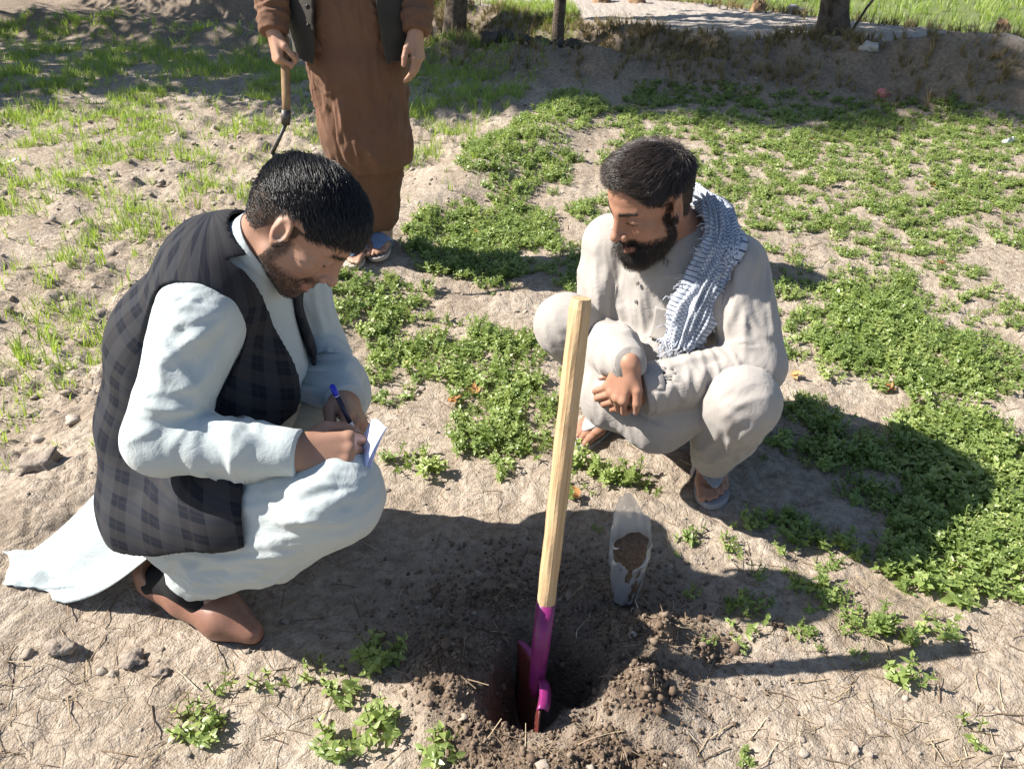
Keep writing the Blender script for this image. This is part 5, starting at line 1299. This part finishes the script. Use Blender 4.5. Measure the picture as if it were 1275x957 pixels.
def comb_s(P):
    q = HS.inv(P); d = np.stack([q[:, 0] * 3, q[:, 1] + .06, (q[:, 2] - .13) * .55], 1); d /= np.linalg.norm(d, axis=1)[:, None] + 1e-6; return d @ HS.R.T
rt_, nn_ = pick(V, vnormals(V, F), scalp, 3500, 71)
strands('hair', grow(fsb, rt_, nn_, comb_s, np.full(3500, .03), np.full(3500, .010), 5, 72), HAIR_BLACK, root_s, .0011, .0005)
BROWN = cloth_mat('brown_cotton', (.165, .086, .052), (.138, .072, .044), sheen=.05, bump=.10)
# trousers
ft = Field.uniform((-.82, 2.96, .07), (-.36, 3.36, .98), .0085)
ft.chain([sSP[0], sHPR], [.13, .12], .04); ft.chain([sSP[0], sHPL], [.13, .12], .04)
ft.chain([sHPR, A3(-.645, 3.14, .50), A3(-.640, 3.125, .135)], [.11, .100, .072], .05)
ft.chain([sHPL, A3(-.515, 3.13, .50), A3(-.553, 3.185, .135)], [.11, .100, .072], .05)
V, F = ft.mesh(); V, F = keep_largest(V, F)
V = folds(V, F, [(sHPR, sKNR, 'l', .05, 6, .012, 1), (sKNR, sANR, 'l', .05, 4, .007, 2), (sHPL, sKNL, 'l', .05, 6, .012, -1), (sKNL, sANL, 'l', .05, 4, .008, 2)], 83)
mesh_obj('trousers', V, F, BROWN, root_s)
# tunic
fs = Field.uniform((-.98, 2.88, .22), (-.20, 3.42, 1.50), .0085)
fs.chain(sSP, [.145, .130, .130, .095], .04, lat=XL, q=1.35); fs.cone(sSP[3], sNB, .085, .064, .04)
fs.chain([sSP[1], A3(-.580, 3.160, .72), A3(-.560, 3.140, .46), A3(-.545, 3.15, .34)], [.140, .134, .120, .110], .03, lat=XL, q=1.30)
fs.plane(A3(-.55, 3.1, .355), (.10, 0, -1), .004, 'int', (-.9, 2.9, .15), (-.25, 3.4, .60))
for sh, el, wr in ((sSHR, sELR, sWRR), (sSHL, sELL, sWRL)):
    fs.cone(sSP[3], sh, .075, .070, .05); fs.chain([sh, el, wr], [.076, .064, .050], .02)
    d = unit(wr - el); fs.plane(wr + d * .005, d, 0, 'int', wr - .07, wr + .07)
V, F = fs.mesh(); V, F = keep_largest(V, F)
V = folds(V, F, [(sSP[0] + A3(0, 0, .1), A3(-.550, 3.130, .26), 'l', .060, 8, .008, .5), (sSHR, sELR, 'l', .05, 4, .008, 2), (sELR, sWRR, 'c', .04, 3, .010, 1), (sSHL, sELL, 'l', .05, 4, .008, 2), (sELL, sWRL, 'c', .04, 3, .010, 1), (sSP[1], sSP[3], 'l', .06, 5, .006, 0)], 87, extra=creases(fs, [([(430, 95), (428, 140), (434, 195)], .014, .014), ([(438, 120), (428, 148), (424, 190)], .010, .010), ([(440, 165), (468, 195), (492, 222)], .014, .013), ([(452, 150), (478, 165), (498, 200)], .012, .011), ([(395, 110), (392, 150), (396, 190)], .014, .010), ([(475, 100), (480, 140), (484, 190)], .014, .009), ([(415, 60), (412, 110), (410, 160)], .012, .008), ([(458, 60), (456, 100), (460, 150)], .012, .008)]))
tunic = mesh_obj('tunic', V, F, BROWN, root_s); tunic.modifiers.new('sub', 'SUBSURF').render_levels = 1
# open waistcoat
fv = Field.uniform((-.90, 2.94, .68), (-.28, 3.44, 1.52), .0052)
fv.chain(sSP, [.168, .150, .148, .108], .04, lat=XL, q=1.36); fv.cone(sSP[3], sNB + A3(0, 0, -.03), .10, .075, .05)
fv.chain([sSP[1], A3(-.585, 3.165, .70)], [.160, .185], .03, lat=XL, q=1.26)
for sh in (sSHR, sSHL): fv.cone(sSP[3], sh * .8 + sSP[3] * .2, .09, .078, .05)
X, Y, Z = fv.pts(); fv.D = np.abs(fv.D) - .0068
op = np.maximum(np.abs(X + .585 - .0) - np.interp(Z, [.68, .80, 1.0, 1.2, 1.4], [.155, .125, .105, .075, .06]), Y - 3.19)
fv.D = np.maximum(fv.D, -op); fv.D = np.maximum(fv.D, .765 + .16 * np.abs(np.abs(X + .585) - .125) + .25 * np.clip(Y - 3.1, 0, .1) - Z).astype(np.float32)
fv.cone(sNB + A3(0, -.01, 0), sNB + A3(0, -.03, .12), .062, .08, 0, 'sub')
for sh, el in ((sSHR, sELR), (sSHL, sELL)):
    o_ = unit(sh - sSP[3]); fv.cone(sh + o_ * .04, sh * .4 + el * .6 + o_ * .04, .092, .085, 0, 'sub')
fv.D = fv.D.astype(np.float32)
V, F = fv.mesh(); V, F = keep_largest(V, F); V = smooth_mesh(V, F, 2, .5)
vest_s = mesh_obj('waistcoat', V, F, cloth_mat('dark_olive_wool', (.048, .043, .034), (.036, .032, .026)), root_s)
B2 = simple_mat('button_dark', (.015, .013, .012), None, 40, .3)
for zb in (.90, .96, 1.02): button(A3(-.585 - .124 + .10 * (zb - .9), 2.985, zb), (0, -1, 0), vest_s, .008, B2)
BLUE_R = simple_mat('grey_blue_strap', (.16, .22, .34), (.12, .17, .27), 40, .5); TAN_S = simple_mat('tan_sole', (.42, .36, .31), (.34, .29, .25), 30, .7)
for fL in (sfR, sfL):
    sd_ = bpy.data.objects.new('sandal', None); COL.objects.link(sd_); sd_.parent = root_s; sandal(fL, sd_, TAN_S, BLUE_R, fsb)
    for c_ in list(sd_.children): c_.matrix_parent_inverse = Matrix.Translation(-root_s.location)
# the hoe in his hand
WOOD_D = simple_mat('worn_wood', (.30, .19, .10), (.20, .12, .06), 25, .6, bump=.2); IRON = simple_mat('dark_iron', (.11, .105, .10), (.07, .06, .055), 60, .5, metal=.7); 
hc_ = sWRR + unit(A3(.10, -.32, -.94)) * .085 + unit(A3(.85, .50, -.10)) * .028
hoe = empty('hand_hoe', (-.85, 2.93, .49)); tag(hoe, 'short wooden handled hand hoe with bent iron blade in hanging hand', 'hoe')
hb = A3(-.818, 2.925, .600); ht = hc_ + (hc_ - hb) * .35
mesh_tube('handle', [hb, hb * .7 + ht * .3, hb * .3 + ht * .7, ht], [.014, .016, .017, .014], WOOD_D, hoe, 12)
mesh_tube('ferrule', [hb + A3(-.006, 0, -.02), hb + A3(.003, 0, .03)], [.016, .017], IRON, hoe, 12)
tipc = A3(-.885, 2.90, .478)
mesh_tube('shank', [hb + A3(-.004, 0, -.015), hb * .5 + tipc * .5 + A3(.004, 0, 0), tipc], [.008, .007, .007], IRON, hoe, 8)
bm = bmesh.new(); bl_ = [tipc + A3(-.004, .02, .004), tipc + A3(.005, -.02, -.004), tipc + A3(.075, -.028, -.030), tipc + A3(.078, .028, -.022)]
vsb = [bm.verts.new(p) for p in bl_] + [bm.verts.new(p + A3(.002, 0, -.005)) for p in bl_]
for f_ in ((0, 1, 2, 3), (7, 6, 5, 4), (0, 4, 5, 1), (1, 5, 6, 2), (2, 6, 7, 3), (3, 7, 4, 0)): bm.faces.new([vsb[q] for q in f_])
me = bpy.data.meshes.new('blade'); bm.to_mesh(me); bm.free(); me.materials.append(IRON); bo = bpy.data.objects.new('blade', me); COL.objects.link(bo); bo.parent = hoe; bo.matrix_parent_inverse = Matrix.Translation(-hoe.location)
for o_ in (root_s, hoe):                              # he stands on the bund, which is higher than the plots
    p_ = o_.location; o_.scale = (.945,) * 3; o_.location = (p_.x * .945, p_.y * .945, p_.z * .945 + .074)
# ------------------------------------------------------------------ shovel standing in the hole, sample bag
shovel = empty('shovel', (.045, .97, -.05)); tag(shovel, 'shovel with pale wooden handle and magenta socket stuck in the dug hole', 'shovel')
S_T, S_M, S_B = A3(.1125, 1.150, .770), A3(.0615, 1.015, .171), A3(.0480, .980, .015)
M = NT('pale_pine', .6, .3); axs = unit(S_T - S_M)
vec = M.n('Attribute', attribute_name='grain').outputs['Vector']
g1 = M.n('TexNoise', {'Vector': vec, 'Scale': 1.0, 'Detail': 5.0, 'Roughness': .6, 'Distortion': .8}).outputs['Fac']
c = M.ramp(g1, [(.25, (.30, .185, .090)), (.5, (.50, .345, .190)), (.75, (.62, .455, .27))])
c = M.mix(M.math('MULTIPLY', M.ramp(M.noise(16, 3), [(.60, (0, 0, 0)), (.72, (1, 1, 1))]), .35), c, (.33, .21, .12))
c = M.mix(M.math('MULTIPLY', M.ramp(M.noise(7, 5, .7), [(.45, (0, 0, 0)), (.75, (1, 1, 1))]), .45), c, (.36, .27, .18))
M.set('Base Color', c); M.bump(g1, .5, .003); PINE = M.m
e1 = unit(np.cross(axs, A3(0, 0, 1))); e2 = np.cross(axs, e1); Lh = np.linalg.norm(S_T - S_M); V = []; nr, ns = 40, 16; gr = []
for i in range(nr):
    t = i / (nr - 1)
    for k in range(ns):
        a = 2 * math.pi * k / ns; oct_ = 1 / math.cos(((a + .2) % (math.pi / 4)) - math.pi / 8)
        r = (.0174 + .0010 * t) * (1 + (oct_ - 1) * .85) * .985 + .0007 * math.sin(t * 31 + k * 1.7) + (-.003 if i in (0, nr - 1) else 0)
        V.append(S_M + axs * Lh * t + (e1 * math.cos(a) + e2 * math.sin(a)) * r); gr.append((math.cos(a) * 4, math.sin(a) * 4, t * 3.0))
F = [(i * ns + k, i * ns + (k + 1) % ns, (i + 1) * ns + (k + 1) % ns, (i + 1) * ns + k) for i in range(nr - 1) for k in range(ns)] + [tuple(range(ns))[::-1], tuple(range((nr - 1) * ns, nr * ns))]
mesh_obj('handle', np.array(V), F, PINE, shovel, smooth=False, attrs={'grain': ('FLOAT_VECTOR', np.array(gr))})
M = NT('magenta_paint', .40, .4); sc_ = M.ramp(M.noise(70, 5), [(.60, (0, 0, 0)), (.66, (1, 1, 1))])
M.set('Base Color', M.mix(M.math('MULTIPLY', sc_, .5), M.ramp(M.noise(20, 3), [(.3, (.13, .010, .075)), (.7, (.25, .022, .145))]), (.12, .07, .06))); M.bump(M.noise(90, 4), .4, .002); MAG = M.m
M = NT('red_oxide_paint', .35, .4); M.set('Base Color', M.mix(M.math('MULTIPLY', M.ramp(M.noise(14, 5), [(.45, (0, 0, 0)), (.7, (1, 1, 1))]), .7), (.13, .022, .020), (.10, .065, .045))); REDP = M.m
ads = unit(S_M - S_B)
mesh_tube('socket', [S_M + ads * .028, S_M + ads * .030, S_M * .5 + S_B * .5, S_B, S_B - ads * .03], [.0160, .0188, .0175, .0145, .008], MAG, shovel, 20)
# blade: a dished plate hanging from the socket, seen nearly edge-on
lat_b = unit(A3(-.16, .98, .0)); lat_b = unit(lat_b - ads * (lat_b @ ads)); nrm_b = np.cross(ads, lat_b); V = []; rows, cols = 14, 13
for i in range(rows):
    t = i / (rows - 1); w = .100 * (1 - max(0, (t - .62) / .38) ** 2.2 * .85)
    for j in range(cols):
        u = j / (cols - 1) * 2 - 1
        V.append(S_B + ads * .022 - ads * .225 * t - ads * (.0 if t > .01 else -.0) + lat_b * w * u + nrm_b * (.020 * u * u * (1 - .4 * t) - .006 * math.exp(-(u / .16) ** 2) * (1 - t)))
F = [(i * cols + j, i * cols + j + 1, (i + 1) * cols + j + 1, (i + 1) * cols + j) for i in range(rows - 1) for j in range(cols - 1)]
bl = mesh_obj('blade', np.array(V), F, REDP, shovel); bl.modifiers.new('t', 'SOLIDIFY').thickness = .003
for sgn in (-1, 1):
    V = []; 
    for i in range(6):
        for j in range(4):
            V.append(S_B + ads * (.024 + .004 * math.sin(j)) + lat_b * sgn * (.022 + .075 * i / 5) + nrm_b * (.004 + .018 * (i / 5) ** 2 - .020 * j / 3) + ads * -.006 * (j / 3) ** 2)
    F = [(i * 4 + j, i * 4 + j + 1, (i + 1) * 4 + j + 1, (i + 1) * 4 + j) for i in range(5) for j in range(3)]
    tr_ = mesh_obj('tread', np.array(V), F, MAG, bl); tr_.modifiers.new('t', 'SOLIDIFY').thickness = .003
# --- clear sample bag with soil
bag = empty('sample_bag', (.250, 1.215, 0.0)); tag(bag, 'clear plastic sample bag half full of brown soil standing on the ground', 'bag')
bz = float(ground_z(.25, 1.215, False)); rings = 26; sg = 48; V = []; ax_b = A3(.004, .030, .225); b0 = A3(.250, 1.205, bz + .004)
for i in range(rings):
    t = i / (rings - 1); r = .026 + .014 * math.sin(min(1, t * 1.3) * math.pi / 2)
    for k in range(sg):
        a = 2 * math.pi * k / sg; w = 1 + .10 * math.sin(2 * a + t * 3) + .05 * math.sin(5 * a + t * 9) * t + .03 * math.sin(9 * a - t * 14)
        top_ = max(0, t - .45) / .55 * (.048 * math.sin(a) - .048 + .012 * math.sin(3 * a + 1) + .035 * math.exp(-((a - 1.7) / .5) ** 2))
        V.append(b0 + ax_b * t + A3(math.cos(a) * r * w * 1.02, math.sin(a) * r * w * .80, top_ + .003 * math.sin(7 * a + 5 * t)))
V = np.array(V); V += A3(.0022, .0022, .0022) * np.stack([noise3(V, .018, 91 + q) for q in range(3)], 1)
F = [(i * sg + k, i * sg + (k + 1) % sg, (i + 1) * sg + (k + 1) % sg, (i + 1) * sg + k) for i in range(rings - 1) for k in range(sg)] + [tuple(range(sg))[::-1]]
m_ = bpy.data.materials.new('clear_polythene'); m_.use_nodes = True; nt = m_.node_tree; nt.nodes.remove(nt.nodes['Principled BSDF'])
out = nt.nodes['Material Output']; tr_ = nt.nodes.new('ShaderNodeBsdfTransparent'); gl = nt.nodes.new('ShaderNodeBsdfGlossy'); di = nt.nodes.new('ShaderNodeBsdfTranslucent'); df = nt.nodes.new('ShaderNodeBsdfDiffuse')
gl.inputs['Roughness'].default_value = .12; df.inputs['Color'].default_value = (.75, .77, .80, 1); di.inputs['Color'].default_value = (.75, .77, .80, 1)
m1 = nt.nodes.new('ShaderNodeMixShader'); m2 = nt.nodes.new('ShaderNodeMixShader'); m3 = nt.nodes.new('ShaderNodeMixShader'); lw = nt.nodes.new('ShaderNodeLayerWeight'); lw.inputs[0].default_value = .35
m1.inputs[0].default_value = .5; nt.links.new(df.outputs[0], m1.inputs[1]); nt.links.new(di.outputs[0], m1.inputs[2])
m2.inputs[0].default_value = .60; nt.links.new(tr_.outputs[0], m2.inputs[1]); nt.links.new(m1.outputs[0], m2.inputs[2])
nt.links.new(lw.outputs['Facing'], m3.inputs[0]); nt.links.new(m2.outputs[0], m3.inputs[1]); nt.links.new(gl.outputs[0], m3.inputs[2]); nt.links.new(m3.outputs[0], out.inputs[0])
mesh_obj('film', V, F, m_, bag)
V = []; 
for i in range(14):
    t = i / 13; r = (.024 + .013 * math.sin(min(1, t * .95) * math.pi / 2)) * (1 if t < .93 else .6)
    for k in range(28):
        a = 2 * math.pi * k / 28; V.append(b0 + A3(0, 0, .004) + ax_b * t * .70 + A3(math.cos(a) * r, math.sin(a) * r * .78, .012 * (t > .8) * math.cos(a)))
V = np.array(V); V += np.stack([noise3(V, .012, 95 + q) for q in range(3)], 1) * .004
F = [(i * 28 + k, i * 28 + (k + 1) % 28, (i + 1) * 28 + (k + 1) % 28, (i + 1) * 28 + k) for i in range(13) for k in range(28)] + [tuple(range(13 * 28, 14 * 28))]
mesh_obj('soil', V, F, simple_mat('damp_soil', (.17, .115, .075), (.07, .045, .03), 120, .95, bump=.8, bdist=.004), bag)
# ------------------------------------------------------------------ trees, stumps and litter along the far bank
BARK = NT('bark', .9, .15); nb_ = BARK.noise(14, 6, .65, dist=.8); BARK.set('Base Color', BARK.ramp(nb_, [(.3, (.055, .042, .032)), (.7, (.165, .130, .100))])); BARK.bump(nb_, .9, .03); BARK = BARK.m
TLEAF = leaf_mat('tree_leaf', [(0, (.035, .07, .02)), (.6, (.07, .13, .03)), (1, (.16, .17, .04))], .5, .3)
def tree(x, y, r0, hgt, crown_z, crown_r, label, seed, nl=2600, lean=(0, 0), tall=None):
    q = np.random.default_rng(seed); z0 = float(ground_z(x, y, False)) - .05; root = empty('tree', (x, y, z0)); tag(root, label, 'tree', 'trees along the bank')
    pts, rs = [], []
    for i in range(15):
        t = i / 14; pts.append(A3(x + lean[0] * t + .05 * math.sin(t * 7 + seed), y + lean[1] * t + .04 * math.cos(t * 6), z0 + hgt * t)); rs.append(r0 * (1 - .55 * t) * (1 + .45 * math.exp(-t * 22)))
    trunk = mesh_tube('trunk', pts, rs, BARK, root, 18)
    top = pts[-1]; ends = []
    for k in range(9 if tall is None else 22):
        az = k * 2.4 + q.uniform(0, 1); s_ = pts[int(q.integers(7, 15))]
        e = A3(top[0] + math.cos(az) * crown_r * q.uniform(.5, .9), top[1] + math.sin(az) * crown_r * q.uniform(.5, .9), crown_z + q.uniform(-.6, .9) * crown_r * .6)
        if tall is not None: e[2] = crown_z + q.uniform(-1, 1) * tall; s_ = min(pts, key=lambda p_: abs(p_[2] - (e[2] - .5)))
        mid = (s_ + e) / 2 + q.normal(0, .15, 3); mesh_tube('limb', [s_, mid, e], [r0 * .35, r0 * .22, r0 * .06], BARK, trunk, 8); ends += [mid, e, (mid + e) / 2]
    cl = np.array(ends)[q.integers(0, len(ends), nl)] + q.normal(0, crown_r * .21, (nl, 3)); s = Soup()
    for p in cl:
        d = q.normal(0, 1, 3); n_ = q.normal(0, 1, 3); L_ = q.uniform(.06, .13); s.add(*leaf_piece(p, d, n_, L_ * 1.25, L_ * .75, .1, .1, 2), q.random())
    V, F, a = s.get(); mesh_obj('crown', V, F, TLEAF, root, True, {'lr': ('FLOAT', a)})
tree(2.47, 6.52, .105, 3.0, 4.0, 1.5, 'dark forked tree trunk rising from the bank at upper right', 801, 2400, (-.06, .1))
tree(.44, 7.25, .055, 2.6, 3.9, 1.1, 'slim tree trunk on the bank near the top centre', 802, 450)
tree(-.50, 7.75, .11, 2.8, 4.2, 1.3, 'broad tree trunk at the top edge beside the standing man', 803, 600)
for x, y, hz_, cr, sd_, lb in ((-7.0, 7.6, 4.4, 1.8, 812, 'spreading tree out to the left, nearest the bank end'), (-9.6, 8.6, 4.4, 1.9, 813, 'spreading tree out to the left, second along'), (-7.8, 5.9, 3.2, 1.2, 815, 'low tree out to the left in front of the row'), (-9.2, 10.2, 4.6, 2.0, 817, 'spreading tree out to the left, farthest back'), (-6.6, 9.6, 4.0, 1.8, 818, 'spreading tree out to the left behind the bank')):
    tree(x, y, .13, hz_ - .7, hz_, cr, lb, sd_, 3000)
for x, y, z_, h_, sd_, lb in ((-5.3, 6.55, 6.6, 2.5, 821, 'tall poplar out to the left, first of three'), (-6.1, 7.1, 6.2, 2.6, 822, 'tall poplar out to the left, second of three'), (-6.5, 6.4, 7.0, 2.8, 823, 'tall poplar out to the left, third of three')):
    tree(x, y, .12, z_ + h_ - .6, z_, .8, lb, sd_, 4600, (0, 0), h_)
# suckers growing from the forked trunk
for k, (a, b) in enumerate(((A3(2.38, 6.46, .45), A3(2.20, 6.44, .95)), (A3(2.56, 6.48, .30), A3(2.83, 6.42, .80)))): mesh_tube('limb', [a, (a + b) / 2 + A3(.05 * (-1) ** k, 0, -.04), b], [.012, .010, .005], BARK, bpy.data.objects['tree'], 6)
CUT = simple_mat('cut_wood', (.30, .195, .115), (.19, .115, .065), 18, .85, bump=.5, bdist=.01)
for px_, py_, zz, rr, hh, lb in ((748, 12, .2, .085, .12, 'split orange stump beside the footpath, leftmost'), (792, 14, .2, .08, .11, 'split stump beside the footpath, right of the leftmost one'), (942, 24, .2, .07, .10, 'low stump beside the footpath behind the forked trunk'), (1243, 52, .1, .08, .22, 'tall split stump at the right edge of the field')):
    c = px_ground(px_, py_, zz); z0 = float(ground_z(c[0], c[1])); q = np.random.default_rng(px_); V = []; n = 16
    for i, (t, w) in enumerate(((-.2, 1.25), (.25, 1.0), (.8, .9), (1.0, .8), (1.0, .3))):
        for k in range(n): V.append((c[0] + math.cos(k / n * 6.283) * rr * w * q.uniform(.8, 1.1), c[1] + math.sin(k / n * 6.283) * rr * w * q.uniform(.8, 1.1), z0 + hh * t * (q.uniform(.5, 1.2) if i > 1 else 1)))
    F = [(i * n + k, i * n + (k + 1) % n, (i + 1) * n + (k + 1) % n, (i + 1) * n + k) for i in range(4) for k in range(n)] + [tuple(range(4 * n, 5 * n))]
    tag(mesh_obj('tree_stump', np.array(V), F, CUT, None, False), lb, 'stump', 'stumps by the footpath')
DK = simple_mat('dark_clod', (.075, .068, .062), (.04, .036, .033), 12, .95, bump=.7, bdist=.02); PALE = simple_mat('pale_stone', (.50, .47, .44), (.40, .37, .34), 20, .9)
PINK = simple_mat('pink_plastic', (.62, .20, .22), (.5, .15, .17), 20, .5); WHT = simple_mat('white_scrap', (.72, .72, .72), (.6, .6, .6), 30, .7)
r = np.random.default_rng(77)
for k, px_ in enumerate((612, 632, 652, 672, 692, 712, 645, 680)):
    c = px_ground(px_, 74 if k < 6 else 62, .08); V, F = clod_mesh(900 + k, 3, .8, .4); z0 = float(ground_z(c[0], c[1])); s_ = r.uniform(.07, .10)
    o = mesh_obj('soil_clod', V * s_, F, DK, None, False); o.location = (c[0], c[1], z0 + s_ * .45); tag(o, ('%s dark damp clod from the left in the far bank row' % ('first', 'second', 'third', 'fourth', 'fifth', 'sixth')[k]) if k < 6 else ('dark damp clod behind the far bank row, %s one' % ('left', 'right')[k - 6]), 'clod', 'row of dark clods on the far bank')
def rock(name, px_, py_, s, mat, label, cat, flat=.6, group=None, zz=0.0):
    c = px_ground(px_, py_, zz); V, F = clod_mesh(px_ * 3 + py_, 3, flat, .5); o = mesh_obj(name, V * s, F, mat, None, False); o.location = (c[0], c[1], float(ground_z(c[0], c[1])) + s * flat * .35); tag(o, label, cat, group); return o
rock('stone', 1070, 116, .075, PALE, 'round pale stone at the foot of the far bank', 'stone'); rock('stone', 1048, 106, .06, PALE, 'flat pale stone left of the round one by the bank', 'stone', .35)
rock('stone', 660, 8, .09, PALE, 'white stone at the top edge beside the footpath', 'stone', .8, None, .2); rock('stone', 986, 28, .09, PALE, 'white stone on the footpath left of the forked trunk', 'stone', .8, None, .2)
rock('plastic_scrap', 1095, 131, .05, PINK, 'crumpled pink plastic scrap by the pale stones', 'litter', .7); rock('plastic_scrap', 1254, 179, .035, WHT, 'small white scrap near the right edge of the plot', 'litter', .8); rock('paper_scrap', 16, 200, .06, WHT, 'flat white scrap lying at the left edge', 'litter', .25); rock('paper_scrap', 668, 66, .05, WHT, 'white scrap among the dark clods', 'litter', .5, None, .1)
CLOD_S = simple_mat('grey_clod', (.31, .26, .215), (.21, .17, .135), 40, .95, bump=.9, bdist=.006)
for k, (px_, py_, s, lb) in enumerate(((270, 612, .035, 'grey clod behind the back of the writing man'), (165, 822, .030, 'grey clod right of the shirt tail on the sunlit soil'), (200, 838, .018, 'small clod beside the grey one below the shirt tail'), (75, 812, .032, 'crusted clod below the end of the shirt tail'), (125, 400, .055, 'large pale clod on the left plot behind his back'), (60, 600, .05, 'cracked clod on the bund at the left edge'))):
    rock('soil_clod', px_, py_, s, CLOD_S, lb, 'clod', .55)
